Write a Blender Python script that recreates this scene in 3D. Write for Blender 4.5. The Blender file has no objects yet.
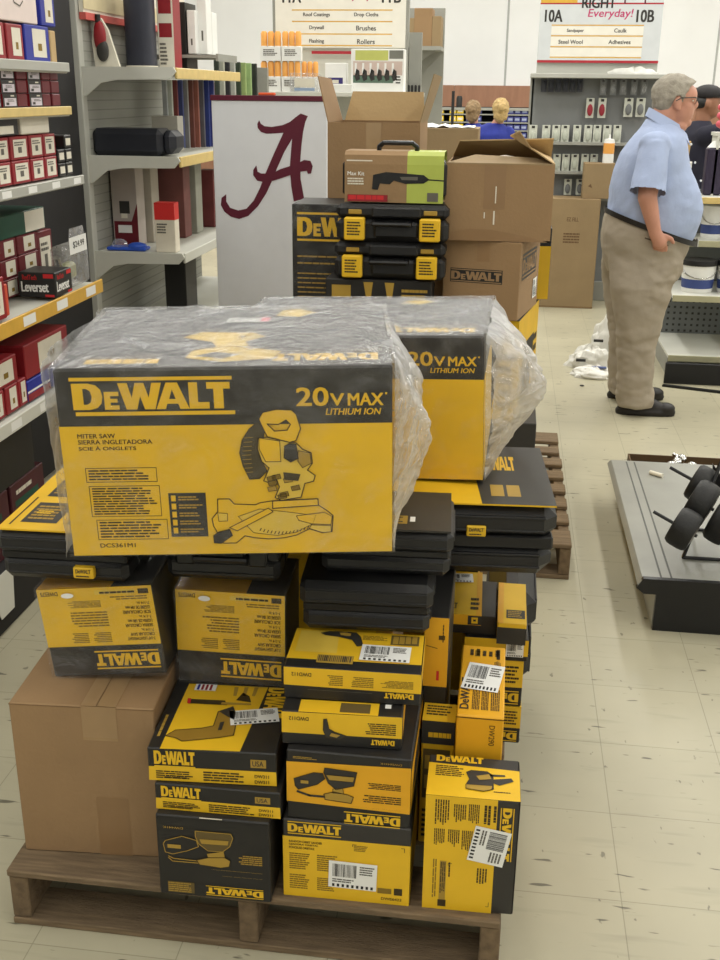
import bpy, math, random
from mathutils import Vector, Matrix, Euler, noise
from mathutils.geometry import tessellate_polygon
rnd = random.Random(11)
R = math.radians
PI = math.pi
SC = bpy.context.scene
C = SC.collection

# ------------------------------------------------------------------ camera
F_PX, PITCH, ROLL, YAW, EYE = 1062.0, R(20.1), R(0.6), R(-7.6), 1.66
_d = Vector((math.sin(YAW)*math.cos(PITCH), math.cos(YAW)*math.cos(PITCH), -math.sin(PITCH)))
_r = Vector((math.cos(YAW), -math.sin(YAW), 0))
_u = _r.cross(_d)
CR = _r*math.cos(ROLL) + _u*math.sin(ROLL)
CU = -_r*math.sin(ROLL) + _u*math.cos(ROLL)
EYEP = Vector((0, 0, EYE))
cam = bpy.data.cameras.new('camera'); camo = bpy.data.objects.new('camera', cam); C.objects.link(camo)
cam.sensor_fit = 'VERTICAL'; cam.sensor_height = 24; cam.lens = 24*F_PX/960
cam.clip_start = .05; cam.clip_end = 100
m3 = Matrix((CR, CU, -_d)).transposed()
camo.matrix_world = Matrix.Translation(EYEP) @ m3.to_4x4()
SC.camera = camo

def ray(x, y): return _d + CR*((x-360)/F_PX) - CU*((y-480)/F_PX)
def at(x, y, Y):            # survey helper: point seen at a photo position on the plane Y
    v = ray(x, y); return EYEP + v*(Y/v.y)
def atx(x, y, X):           # the same on the plane X
    v = ray(x, y); return EYEP + v*(X/v.x)
def rect(x0, y0, x1, y1, Y):
    xm, ym = (x0+x1)/2, (y0+y1)/2
    return at(x0, ym, Y).x, at(x1, ym, Y).x, at(xm, y1, Y).z, at(xm, y0, Y).z

# ------------------------------------------------------------------ materials
def lin(c):
    c = c/255.
    return c/12.92 if c <= .04045 else ((c+.055)/1.055)**2.4
MATS = {}
def mat(name, rgb, rough=.6, var=.07, scale=12, bump=0, bscale=150, metal=0, spec=.4, stretch=None):
    if name in MATS: return MATS[name]
    m = bpy.data.materials.new(name); m.use_nodes = True
    nt = m.node_tree; N = nt.nodes; L = nt.links
    b = N['Principled BSDF']
    col = [lin(c) for c in rgb]
    tc = N.new('ShaderNodeTexCoord'); mp = N.new('ShaderNodeMapping')
    L.new(tc.outputs['Object'], mp.inputs['Vector'])
    if stretch: mp.inputs['Scale'].default_value = stretch
    nz = N.new('ShaderNodeTexNoise'); nz.inputs['Scale'].default_value = scale; nz.inputs['Detail'].default_value = 4
    L.new(mp.outputs['Vector'], nz.inputs['Vector'])
    mr = N.new('ShaderNodeMapRange'); mr.inputs[1].default_value = .3; mr.inputs[2].default_value = .7
    mr.inputs[3].default_value = 1-var; mr.inputs[4].default_value = 1+var
    L.new(nz.outputs['Fac'], mr.inputs[0])
    mx = N.new('ShaderNodeMix'); mx.data_type = 'RGBA'; mx.blend_type = 'MULTIPLY'; mx.inputs[0].default_value = 1
    mx.inputs[6].default_value = (*col, 1)
    L.new(mr.outputs[0], mx.inputs[7]); L.new(mx.outputs[2], b.inputs['Base Color'])
    b.inputs['Roughness'].default_value = rough; b.inputs['Metallic'].default_value = metal
    b.inputs['Specular IOR Level'].default_value = spec
    if bump:
        n2 = N.new('ShaderNodeTexNoise'); n2.inputs['Scale'].default_value = bscale; n2.inputs['Detail'].default_value = 3
        L.new(mp.outputs['Vector'], n2.inputs['Vector'])
        bp = N.new('ShaderNodeBump'); bp.inputs['Strength'].default_value = bump; bp.inputs['Distance'].default_value = .01
        L.new(n2.outputs['Fac'], bp.inputs['Height']); L.new(bp.outputs['Normal'], b.inputs['Normal'])
    MATS[name] = m
    return m
YL = mat('carton_yellow', (229, 184, 38), .42, .05)
OR = mat('carton_orange_yellow', (228, 168, 34), .45, .05)
DK = mat('carton_charcoal', (52, 50, 47), .45, .08)
DK2 = mat('carton_black', (36, 35, 34), .45, .08)
INK = mat('ink_dark', (60, 48, 24), .6, .05)
INKL = mat('ink_soft', (132, 106, 34), .6, .05)
YLP = mat('ink_pale_yellow', (222, 188, 74), .5, .05)
YLD = mat('ink_tan', (170, 138, 56), .5, .06)
GRYP = mat('ink_grey', (96, 92, 84), .5, .08)
WHT = mat('paper_white', (236, 236, 232), .6, .03)
WHT2 = mat('paper_offwhite', (222, 216, 200), .6, .05)
RED = mat('carton_red', (142, 32, 40), .45, .1)
RED2 = mat('carton_dark_red', (104, 24, 34), .45, .1)
REDB = mat('ink_bright_red', (200, 40, 44), .5, .05)
BLU = mat('carton_blue', (34, 46, 150), .45, .08)
GRN = mat('carton_green', (24, 76, 58), .45, .08)
KR = mat('kraft_cardboard', (150, 121, 87), .8, .06, 6, .12, 90)
KR2 = mat('kraft_cardboard_light', (190, 162, 118), .8, .05, 6, .1, 90)
KR3 = mat('kraft_cardboard_grey', (148, 126, 93), .8, .06, 6, .1, 90)
KTAPE = mat('tape_brown', (142, 112, 79), .3, .05)
KTAPE2 = mat('tape_clear', (164, 136, 100), .2, .05)
PLB = mat('black_plastic', (30, 30, 31), .42, .1, 30, .12, 400)
PLB2 = mat('black_plastic_smooth', (22, 22, 24), .35, .1)
WOOD = mat('pallet_wood', (122, 103, 79), .85, .28, 9, .5, 60, stretch=(1.2, 14, 14))
WOODE = mat('pallet_wood_end', (110, 92, 70), .9, .28, 40, .4, 90)
STEEL = mat('shelf_grey', (176, 176, 168), .45, .05, 5)
STEELD = mat('shelf_grey_panel', (150, 150, 142), .55, .06, 4)
STEELW = mat('shelf_white', (206, 206, 196), .45, .04, 5)
RAILY = mat('price_rail_yellow', (216, 190, 122), .4, .06, 20)
RAILO = mat('price_rail_amber', (214, 168, 66), .4, .06, 20)
DARKV = mat('dark_panel', (30, 29, 30), .7, .1)
CHROME = mat('chrome', (190, 190, 188), .18, .05, metal=1)
RUB = mat('rubber_black', (28, 28, 28), .55, .12, 30, .15)
CLEARP = None

def film(name, dens=.22, tint=(225, 226, 228), nscale=18, rough=.16, add=.30):
    m = bpy.data.materials.new(name); m.use_nodes = True
    nt = m.node_tree; N = nt.nodes; L = nt.links
    N.remove(N['Principled BSDF']); out = N['Material Output']
    tc = N.new('ShaderNodeTexCoord')
    nz = N.new('ShaderNodeTexNoise'); nz.inputs['Scale'].default_value = nscale; nz.inputs['Detail'].default_value = 6; nz.inputs['Distortion'].default_value = 1.6
    L.new(tc.outputs['Object'], nz.inputs['Vector'])
    mr = N.new('ShaderNodeMapRange'); mr.inputs[1].default_value = .42; mr.inputs[2].default_value = .72
    mr.inputs[3].default_value = dens; mr.inputs[4].default_value = min(.92, dens+add)
    L.new(nz.outputs['Fac'], mr.inputs[0])
    lw = N.new('ShaderNodeLayerWeight'); lw.inputs['Blend'].default_value = .35
    ad = N.new('ShaderNodeMath'); ad.operation = 'MULTIPLY_ADD'; ad.use_clamp = True
    ad.inputs[1].default_value = .45
    L.new(lw.outputs['Facing'], ad.inputs[0]); L.new(mr.outputs[0], ad.inputs[2])
    n2 = N.new('ShaderNodeTexNoise'); n2.inputs['Scale'].default_value = nscale*1.7; n2.inputs['Detail'].default_value = 5; n2.inputs['Distortion'].default_value = 2
    L.new(tc.outputs['Object'], n2.inputs['Vector'])
    bp = N.new('ShaderNodeBump'); bp.inputs['Strength'].default_value = .9; bp.inputs['Distance'].default_value = .02
    L.new(n2.outputs['Fac'], bp.inputs['Height'])
    tr = N.new('ShaderNodeBsdfTransparent'); df = N.new('ShaderNodeBsdfDiffuse'); tl = N.new('ShaderNodeBsdfTranslucent'); gl = N.new('ShaderNodeBsdfGlossy')
    c = [lin(x) for x in tint]+[1]
    df.inputs['Color'].default_value = c; tl.inputs['Color'].default_value = c
    gl.inputs['Roughness'].default_value = rough
    L.new(bp.outputs['Normal'], gl.inputs['Normal']); L.new(bp.outputs['Normal'], df.inputs['Normal'])
    a1 = N.new('ShaderNodeMixShader'); a1.inputs[0].default_value = .45
    L.new(df.outputs[0], a1.inputs[1]); L.new(tl.outputs[0], a1.inputs[2])
    a2 = N.new('ShaderNodeMixShader'); a2.inputs[0].default_value = .4
    L.new(a1.outputs[0], a2.inputs[1]); L.new(gl.outputs[0], a2.inputs[2])
    a3 = N.new('ShaderNodeMixShader')
    L.new(ad.outputs[0], a3.inputs[0]); L.new(tr.outputs[0], a3.inputs[1]); L.new(a2.outputs[0], a3.inputs[2])
    L.new(a3.outputs[0], out.inputs['Surface'])
    return m
FILM = film('clear_film', .0, nscale=9, add=.14)
FILM2 = film('bag_film', .22, nscale=10)
FILM3 = film('bag_film_dense', .33, nscale=9)
FILMT = film('top_film', .13, (190, 192, 196), nscale=11, add=.26)
CLEAR = film('clear_blister', .12, nscale=6)

# ------------------------------------------------------------------ mesh builder
class MB:
    def __init__(s): s.v = []; s.f = []; s.mi = []; s.ms = []
    def m(s, mt):
        if mt not in s.ms: s.ms.append(mt)
        return s.ms.index(mt)
    def add(s, vs, fs, mt, M=None):
        o = len(s.v)
        s.v += [tuple(M @ Vector(v)) for v in vs] if M is not None else [tuple(v) for v in vs]
        k = s.m(mt)
        for f in fs: s.f.append([i+o for i in f]); s.mi.append(k)
    def box(s, mt, lo, hi, b=0, M=None):
        lo = Vector(lo); hi = Vector(hi); c = (lo+hi)/2; e = (hi-lo)/2
        if b <= 0:
            vs = [(lo.x if i & 1 == 0 else hi.x, lo.y if i & 2 == 0 else hi.y, lo.z if i & 4 == 0 else hi.z) for i in range(8)]
            return s.add(vs, [(0, 2, 3, 1), (4, 5, 7, 6), (0, 1, 5, 4), (2, 6, 7, 3), (0, 4, 6, 2), (1, 3, 7, 5)], mt, M)
        b = min(b, e.x*.95, e.y*.95, e.z*.95)
        vs = []; idx = {}
        for sx in (-1, 1):
            for sy in (-1, 1):
                for sz in (-1, 1):
                    for a in range(3):
                        p = [sx*(e.x-b), sy*(e.y-b), sz*(e.z-b)]
                        p[a] = (sx, sy, sz)[a]*e[a]
                        idx[(sx, sy, sz, a)] = len(vs); vs.append(c+Vector(p))
        fs = []
        for a in range(3):
            o = [i for i in range(3) if i != a]
            for sg in (-1, 1):
                q = []
                for p, r in ((-1, -1), (1, -1), (1, 1), (-1, 1)):
                    k = [0, 0, 0]; k[a] = sg; k[o[0]] = p; k[o[1]] = r; q.append(idx[(*k, a)])
                fs.append(q)
        for a in range(3):
            for c2 in range(a+1, 3):
                t = 3-a-c2
                for sa in (-1, 1):
                    for sb in (-1, 1):
                        q = []
                        for st, ax in ((-1, a), (1, a), (1, c2), (-1, c2)):
                            k = [0, 0, 0]; k[a] = sa; k[c2] = sb; k[t] = st; q.append(idx[(*k, ax)])
                        fs.append(q)
        for sx in (-1, 1):
            for sy in (-1, 1):
                for sz in (-1, 1): fs.append([idx[(sx, sy, sz, a)] for a in range(3)])
        out = []
        for f in fs:
            p = [vs[i] for i in f]; n = (p[1]-p[0]).cross(p[2]-p[0]); ce = sum(p, Vector())/len(p)
            out.append(f if n.dot(ce-c) > 0 else f[::-1])
        s.add(vs, out, mt, M)
    def cyl(s, mt, p0, p1, r0, r1=None, n=14, caps=True, M=None):
        r1 = r0 if r1 is None else r1
        p0 = Vector(p0); p1 = Vector(p1); ax = (p1-p0).normalized()
        a = ax.orthogonal().normalized(); b = ax.cross(a)
        vs = []
        for p, r in ((p0, r0), (p1, r1)):
            for i in range(n):
                t = 2*PI*i/n; vs.append(p + a*(r*math.cos(t)) + b*(r*math.sin(t)))
        fs = [(i, (i+1) % n, n+(i+1) % n, n+i) for i in range(n)]
        if caps: fs += [tuple(range(n))[::-1], tuple(range(n, 2*n))]
        s.add(vs, fs, mt, M)
    def tube(s, mt, pts, r, n=8, M=None):
        pts = [Vector(p) for p in pts]
        for i in range(len(pts)-1): s.cyl(mt, pts[i], pts[i+1], r, n=n, M=M)
        for p in pts[1:-1]: s.ell(mt, p, (r*1.01,)*3, nu=n, nv=4, M=M)
    def ell(s, mt, c, r, nu=16, nv=10, M=None, rot=None):
        c = Vector(c); vs = []; fs = []
        Rm = Euler(rot).to_matrix() if rot else None
        for j in range(1, nv):
            ph = PI*j/nv
            for i in range(nu):
                t = 2*PI*i/nu
                p = Vector((r[0]*math.sin(ph)*math.cos(t), r[1]*math.sin(ph)*math.sin(t), r[2]*math.cos(ph)))
                vs.append(c+(Rm @ p if Rm else p))
        for z in (1, -1):
            p = Vector((0, 0, r[2]*z)); vs.append(c+(Rm @ p if Rm else p))
        T = len(vs)-2
        for j in range(nv-2):
            for i in range(nu):
                a = j*nu+i; b = j*nu+(i+1) % nu
                fs.append((a, a+nu, b+nu, b))
        for i in range(nu):
            fs.append((T, i, (i+1) % nu)); k = (nv-2)*nu; fs.append((T+1, k+(i+1) % nu, k+i))
        s.add(vs, fs, mt, M)
    def caps(s, mt, p0, p1, r0, r1, n=14):       # tapered limb with round ends
        s.cyl(mt, p0, p1, r0, r1, n=n); s.ell(mt, p0, (r0,)*3, n, 8); s.ell(mt, p1, (r1,)*3, n, 8)
    def loft(s, mt, rings, n=24, e=2.0, caps=True, M=None):  # rings: (cx, cy, cz, rx, ry [,tilt_z_per_x])
        vs = []
        for rg in rings:
            cx, cy, cz, rx, ry = rg[:5]; tl = rg[5] if len(rg) > 5 else 0
            for i in range(n):
                t = 2*PI*i/n; ct, st = math.cos(t), math.sin(t)
                x = rx*math.copysign(abs(ct)**(2/e), ct); y = ry*math.copysign(abs(st)**(2/e), st)
                vs.append((cx+x, cy+y, cz+tl*x))
        fs = []
        for j in range(len(rings)-1):
            for i in range(n):
                a = j*n+i; b = j*n+(i+1) % n; fs.append((a, b, b+n, a+n))
        if caps:
            fs.append(tuple(range(n))[::-1]); k = (len(rings)-1)*n; fs.append(tuple(range(k, k+n)))
        s.add(vs, fs, mt, M)
    def lathe(s, mt, prof, c=(0, 0, 0), n=20, M=None):
        s.loft(mt, [(c[0], c[1], c[2]+z, r, r) for r, z in prof], n=n, M=M)
    def prism(s, mt, pts, off, M=None):          # planar polygon (3d points) extruded by vector off
        n = len(pts); P = [Vector(p) for p in pts]; o = Vector(off)
        tri = tessellate_polygon([P])
        vs = P+[p+o for p in P]
        fs = [tuple(t) for t in tri]+[tuple(i+n for i in t)[::-1] for t in tri]+[(i, (i+1) % n, n+(i+1) % n, n+i) for i in range(n)]
        s.add(vs, fs, mt, M)
    def grid(s, mt, fn, nu, nv, M=None):
        vs = [fn(i/nu, j/nv) for j in range(nv+1) for i in range(nu+1)]
        fs = [(j*(nu+1)+i, j*(nu+1)+i+1, (j+1)*(nu+1)+i+1, (j+1)*(nu+1)+i) for j in range(nv) for i in range(nu)]
        s.add(vs, fs, mt, M)
    def build(s, name, parent=None, loc=(0, 0, 0), rot=(0, 0, 0), smooth=False, ang=35):
        me = bpy.data.meshes.new(name); me.from_pydata([tuple(v) for v in s.v], [], s.f)
        for mt in s.ms: me.materials.append(mt)
        me.polygons.foreach_set('material_index', s.mi)
        if smooth:
            me.polygons.foreach_set('use_smooth', [True]*len(me.polygons))
            me.set_sharp_from_angle(angle=R(ang))
        me.update()
        o = bpy.data.objects.new(name, me); C.objects.link(o)
        o.location = loc; o.rotation_euler = rot
        if parent is not None: o.parent = parent
        return o

def tag(o, label=None, cat=None, group=None, kind=None):
    if label: o['label'] = label
    if cat: o['category'] = cat
    if group: o['group'] = group
    if kind: o['kind'] = kind
    return o
def thing(name, label, cat, loc=(0, 0, 0), rot=(0, 0, 0), group=None):
    o = bpy.data.objects.new(name, None); C.objects.link(o); o.empty_display_size = .05
    o.location = loc; o.rotation_euler = rot
    return tag(o, label, cat, group)

# text from the built-in typeface, as flat polygons in a unit-height frame
_TX = {}
def glyphs(t, bold):
    k = (t, bold)
    if k in _TX: return _TX[k]
    cu = bpy.data.curves.new('lettering', 'FONT'); cu.body = t; cu.size = 1; cu.offset = bold; cu.resolution_u = 3
    o = bpy.data.objects.new('lettering', cu); C.objects.link(o)
    bpy.context.view_layer.update()
    me = bpy.data.meshes.new_from_object(o.evaluated_get(bpy.context.evaluated_depsgraph_get()))
    vs = [(v.co.x, v.co.y) for v in me.vertices]; fs = [tuple(p.vertices) for p in me.polygons]
    bpy.data.objects.remove(o); bpy.data.curves.remove(cu); bpy.data.meshes.remove(me)
    x0 = min(v[0] for v in vs); x1 = max(v[0] for v in vs); y0 = min(v[1] for v in vs); y1 = max(v[1] for v in vs)
    r = ([((x-x0)/(x1-x0), (y-y0)/(y1-y0)) for x, y in vs], fs, (x1-x0)/(y1-y0))
    _TX[k] = r
    return r

LOGO = {
 'D': ([(0,0),(.55,0),(.8,.07),(.95,.24),(1,.5),(.95,.76),(.8,.93),(.55,1),(0,1)], [(.36,.2),(.48,.2),(.6,.29),(.65,.5),(.6,.71),(.48,.8),(.36,.8)]),
 'E': ([(0,0),(1,0),(1,.24),(.42,.24),(.42,.4),(.9,.4),(.9,.61),(.42,.61),(.42,.76),(1,.76),(1,1),(0,1)], None),
 'W': ([(0,1),(.17,0),(.41,0),(.5,.5),(.59,0),(.83,0),(1,1),(.78,1),(.695,.44),(.6,1),(.4,1),(.305,.44),(.22,1)], None),
 'A': ([(0,0),(.28,0),(.335,.2),(.665,.2),(.72,0),(1,0),(.67,1),(.33,1)], [(.40,.38),(.60,.38),(.5,.74)]),
 'L': ([(0,0),(1,0),(1,.25),(.44,.25),(.44,1),(0,1)], None),
 'T': ([(.29,0),(.71,0),(.71,.75),(1,.75),(1,1),(0,1),(0,.75),(.29,.75)], None)}
LSEQ = [('D', 0, .19, 1), ('E', .2, .292, .68), ('W', .29, .565, 1), ('A', .525, .735, 1), ('L', .735, .862, 1), ('T', .848, .995, 1)]

class Face:                                       # a printable side of a box: u to the right, v up
    def __init__(s, mb, O, U, V, w, h):
        s.mb = mb; s.O = Vector(O); s.U = Vector(U); s.V = Vector(V); s.N = s.U.cross(s.V); s.w = w; s.h = h; s.s = 1
    def flip(s): return Face(s.mb, s.O+s.U*s.w+s.V*s.h, -s.U, -s.V, s.w, s.h)
    def cw(s):                                    # print turned clockwise: text reads downwards
        return Face(s.mb, s.O+s.V*s.h, -s.V, s.U, s.h, s.w)
    def ccw(s): return Face(s.mb, s.O+s.U*s.w, s.V, -s.U, s.h, s.w)
    def P(s, u, v, l): return s.O+s.U*(u*s.w)+s.V*(v*s.h)+s.N*(.00045*l)
    def rect(s, m, u0, v0, u1, v1, l=1): s.mb.add([s.P(u0, v0, l), s.P(u1, v0, l), s.P(u1, v1, l), s.P(u0, v1, l)], [(0, 1, 2, 3)], m)
    def poly(s, m, pts, l=2, hole=None):
        loops = [[Vector((u*s.w, v*s.h, 0)) for u, v in pts]]
        allp = list(pts)
        if hole: loops.append([Vector((u*s.w, v*s.h, 0)) for u, v in hole]); allp += hole
        tri = tessellate_polygon(loops)
        s.mb.add([s.P(u, v, l) for u, v in allp], [tuple(t) for t in tri], m)
    def line(s, m, pts, t=.002, l=3, closed=False):
        q = [Vector((u*s.w, v*s.h, 0)) for u, v in pts]
        if closed: q.append(q[0])
        for a, b in zip(q, q[1:]):
            d = b-a
            if d.length < 1e-6: continue
            d.normalize(); n = Vector((-d.y, d.x, 0))*t/2; d = d*t*.3
            c4 = [a-d-n, b+d-n, b+d+n, a-d+n]
            s.mb.add([s.O+s.U*p.x+s.V*p.y+s.N*(.00045*l) for p in c4], [(0, 1, 2, 3)], m)
    def text(s, m, t, u0, v0, u1=None, v1=.1, bold=.02, l=2, slant=0, align='l'):
        vs, fs, asp = glyphs(t, 0)
        hh = v1-v0; ww = (u1-u0) if u1 is not None else asp*hh*s.h/s.w
        if align == 'c' and u1 is None: u0 -= ww/2
        e = bold*.72*hh*s.h/s.w; ev = bold*.4*hh
        for q, (k, kv) in enumerate(((0, 0), (-1, -1), (1, -1), (-1, 1), (1, 1)) if bold > .012 else ((0, 0),)):
            s.mb.add([s.P(u0+x*ww+slant*y*hh*s.h/s.w+k*e, v0+y*hh+kv*ev, l+.1*q) for x, y in vs], fs, m)
    def logo(s, m, u0, v0, u1, v1, bars=True, l=2, bt=.075):
        W, H = u1-u0, v1-v0; y0, y1 = (v0+H*.17, v1-H*.17) if bars else (v0, v1)
        if bars:
            s.rect(m, u0, v0, u1, v0+H*bt, l); s.rect(m, u0, v1-H*bt, u1, v1, l)
        for ch, a, b, hs in LSEQ:
            o, hl = LOGO[ch]
            f = lambda p: (u0+W*(a+(b-a)*p[0]), y0+(y1-y0)*hs*p[1])
            s.poly(m, [f(p) for p in o], l, [f(p) for p in hl] if hl else None)
    def lines(s, m, u0, v0, u1, v1, n, l=2, fill=.55, rag=.25):
        dv = (v1-v0)/n
        for i in range(n):
            y = v1-dv*(i+.8); e = u1-(u1-u0)*rnd.random()*rag; x = u0
            while x < e-.01:
                w = min(e-x, (u1-u0)*rnd.uniform(.08, .24)); s.rect(m, x, y, x+w*.9, y+dv*fill, l); x += w
    def bars(s, m, u0, v0, u1, v1, n=22, l=4):
        x = u0; st = (u1-u0)/n
        for i in range(n):
            w = st*rnd.choice((.3, .45, .7)); s.rect(m, x, v0, x+w, v1, l); x += st

def faces(mb, w, d, h):
    return dict(F=Face(mb, (-w/2, 0, 0), (1, 0, 0), (0, 0, 1), w, h), T=Face(mb, (-w/2, 0, h), (1, 0, 0), (0, 1, 0), w, d),
                R=Face(mb, (w/2, 0, 0), (0, 1, 0), (0, 0, 1), d, h), L=Face(mb, (-w/2, d, 0), (0, -1, 0), (0, 0, 1), d, h),
                B=Face(mb, (w/2, d, 0), (-1, 0, 0), (0, 0, 1), w, h))

def sticker(face, u, v, w, h, ang, parent, l=5, label='white barcode sticker', pink=False):
    """a barcode label as a part of its own; u, v = centre, sizes in metres"""
    c = face.O+face.U*(u*face.w)+face.V*(v*face.h)+face.N*(.00045*l)
    a = R(ang); U = face.U*math.cos(a)+face.V*math.sin(a); V = -face.U*math.sin(a)+face.V*math.cos(a)
    mb = MB(); f = Face(mb, c-U*w/2-V*h/2, U, V, w, h)
    f.rect(WHT, 0, 0, 1, 1, 0)
    f.bars(DK2, .08, .42, .58, .9, 20, 1)
    f.lines(GRYP, .64, .55, .95, .9, 4, 1); f.lines(GRYP, .08, .2, .6, .36, 2, 1)
    for k in range(9): f.rect(DK2, .08+.1*k, .04, .13+.1*k, .15, 1)
    if pink: f.rect(mat('ink_pink', (232, 140, 150)), .8, .02, 1, .98, 2)
    o = mb.build('barcode_sticker', parent); o['label'] = label
    return o

def carton(name, label, cat, pos, size, prints=None, base=DK, rot=(0, 0, 0), group=None, stickers=(), b=.0025):
    """printed carton; local origin at the middle of its lower front edge"""
    w, d, h = size
    mb = MB(); mb.box(base, (-w/2, 0, 0), (w/2, d, h), b)
    fc = faces(mb, w, d, h)
    if prints: prints(fc)
    rot = tuple(R(a) for a in rot)
    if not stickers:
        return tag(mb.build(name, None, pos, rot), label, cat, group)
    t = thing(name, label, cat, pos, rot, group)
    mb.build('carton', t)
    for st in stickers:
        st(fc, t)
    return t

# ================================================================== SETTING
def structure(mb, name, **k):
    o = mb.build(name, **k); o['kind'] = 'structure'; return o

def floor_mat():
    m = bpy.data.materials.new('vinyl_tile_floor'); m.use_nodes = True
    nt = m.node_tree; N = nt.nodes; L = nt.links; b = N['Principled BSDF']
    tc = N.new('ShaderNodeTexCoord')
    mp = N.new('ShaderNodeMapping'); mp.inputs['Location'].default_value = (-.33, -1.93, 0)
    L.new(tc.outputs['Object'], mp.inputs['Vector'])
    br = N.new('ShaderNodeTexBrick'); br.offset = 0; br.squash = 1
    br.inputs['Scale'].default_value = 1; br.inputs['Brick Width'].default_value = .3048; br.inputs['Row Height'].default_value = .3048
    br.inputs['Mortar Size'].default_value = .0016; br.inputs['Mortar Smooth'].default_value = .6
    br.inputs['Color1'].default_value = (.98, .98, .98, 1); br.inputs['Color2'].default_value = (1.03, 1.03, 1.03, 1); br.inputs['Mortar'].default_value = (.66, .66, .64, 1)
    L.new(mp.outputs['Vector'], br.inputs['Vector'])
    n1 = N.new('ShaderNodeTexNoise'); n1.inputs['Scale'].default_value = 2.2; n1.inputs['Detail'].default_value = 5
    L.new(tc.outputs['Object'], n1.inputs['Vector'])
    r1 = N.new('ShaderNodeMapRange'); r1.inputs[1].default_value = .3; r1.inputs[2].default_value = .7; r1.inputs[3].default_value = .9; r1.inputs[4].default_value = 1.07
    L.new(n1.outputs['Fac'], r1.inputs[0])
    # dark flecks and scuffs, stretched along the tiles
    def flecks(scale, stretch, lo, hi, dark, rotz=0):
        mq = N.new('ShaderNodeMapping'); mq.inputs['Scale'].default_value = stretch; mq.inputs['Rotation'].default_value = (0, 0, rotz)
        L.new(tc.outputs['Object'], mq.inputs['Vector'])
        w = N.new('ShaderNodeTexNoise'); w.inputs['Scale'].default_value = scale; w.inputs['Detail'].default_value = 2.5; w.inputs['Roughness'].default_value = .45
        L.new(mq.outputs['Vector'], w.inputs['Vector'])
        r = N.new('ShaderNodeMapRange'); r.inputs[1].default_value = lo; r.inputs[2].default_value = hi; r.inputs[3].default_value = 1; r.inputs[4].default_value = dark
        L.new(w.outputs['Fac'], r.inputs[0]); return r
    f1 = flecks(9, (1.1, 5.2, 1), .675, .71, .36)
    f2 = flecks(13, (3.2, 1.5, 1), .705, .74, .5, .5)
    f3 = flecks(6, (.8, 6, 1), .60, .78, .84)
    def mul(a, bb):
        x = N.new('ShaderNodeMath'); x.operation = 'MULTIPLY'; L.new(a, x.inputs[0]); L.new(bb, x.inputs[1]); return x.outputs[0]
    k = mul(mul(mul(f1.outputs[0], f2.outputs[0]), f3.outputs[0]), r1.outputs[0])
    mx = N.new('ShaderNodeMix'); mx.data_type = 'RGBA'; mx.blend_type = 'MULTIPLY'; mx.inputs[0].default_value = 1
    mx.inputs[6].default_value = (lin(176), lin(170), lin(146), 1); L.new(br.outputs['Color'], mx.inputs[7])
    m2 = N.new('ShaderNodeMix'); m2.data_type = 'RGBA'; m2.blend_type = 'MULTIPLY'; m2.inputs[0].default_value = 1
    L.new(mx.outputs[2], m2.inputs[6]); L.new(k, m2.inputs[7])
    L.new(m2.outputs[2], b.inputs['Base Color'])
    b.inputs['Roughness'].default_value = .38; b.inputs['Specular IOR Level'].default_value = .35
    return m
XL, XR, YF, YB, ZC = -5.5, 6.0, -2.5, 17.0, 4.6
mb = MB(); mb.box(floor_mat(), (XL-.2, YF-.2, -.1), (XR+.2, YB+.2, 0)); structure(mb, 'floor')
WALLM = mat('painted_wall_white', (240, 241, 241), .8, .03, 1.5)
CEIL = mat('ceiling_white', (214, 212, 204), .9, .03, 1.5)
mb = MB(); mb.box(WALLM, (XL, YB, 0), (XR, YB+.15, ZC))
for px in (506, 716):
    X = at(px, 60, YB).x; mb.box(mat('wall_joint', (176, 178, 176)), (X-.015, YB-.004, 1.7), (X+.015, YB, ZC))
structure(mb, 'wall_back')
mb = MB(); mb.box(WALLM, (XL-.15, YF, 0), (XL, YB, ZC)); structure(mb, 'wall_left')
mb = MB(); mb.box(WALLM, (XR, YF, 0), (XR+.15, YB, ZC)); structure(mb, 'wall_right')
mb = MB(); mb.box(WALLM, (XL, YF-.15, 0), (XR, YF, ZC)); structure(mb, 'wall_front')
mb = MB(); mb.box(CEIL, (XL-.2, YF-.2, ZC), (XR+.2, YB+.2, ZC+.1)); structure(mb, 'ceiling')
PANEL = mat('wood_panel_brown', (158, 116, 92), .6, .14, 3, stretch=(4, 4, 1))
mb = MB()
for i in range(10):
    x0 = XL+i*1.15; mb.box(PANEL, (x0, YB-.05, 0), (x0+1.145, YB, 1.76))
structure(mb, 'trim_1')

# lights: rows of fluorescent troffers just under the ceiling
def area(name, loc, sx, sy, p, col=(1, .985, .94)):
    l = bpy.data.lights.new(name, 'AREA'); l.shape = 'RECTANGLE'; l.size = sx; l.size_y = sy; l.energy = p; l.color = col
    o = bpy.data.objects.new(name, l); C.objects.link(o); o.location = loc; return o
for i, x in enumerate((-3.2, -.6, 2.0, 4.4)):
    for j, y in enumerate((-1.0, 1.6, 4.4, 7.4, 10.4, 13.6)):
        area('fluorescent_lamp', (x, y, ZC-.06), .4, 1.9, {-1.0: 25, 1.6: 29, 4.4: 34}.get(y, 58))
w = bpy.data.worlds.new('world'); SC.world = w; w.use_nodes = True
w.node_tree.nodes['Background'].inputs[0].default_value = (.9, .93, 1, 1); w.node_tree.nodes['Background'].inputs[1].default_value = .3
SC.view_settings.view_transform = 'Standard'; SC.view_settings.look = 'None'; SC.view_settings.exposure = 0

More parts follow.
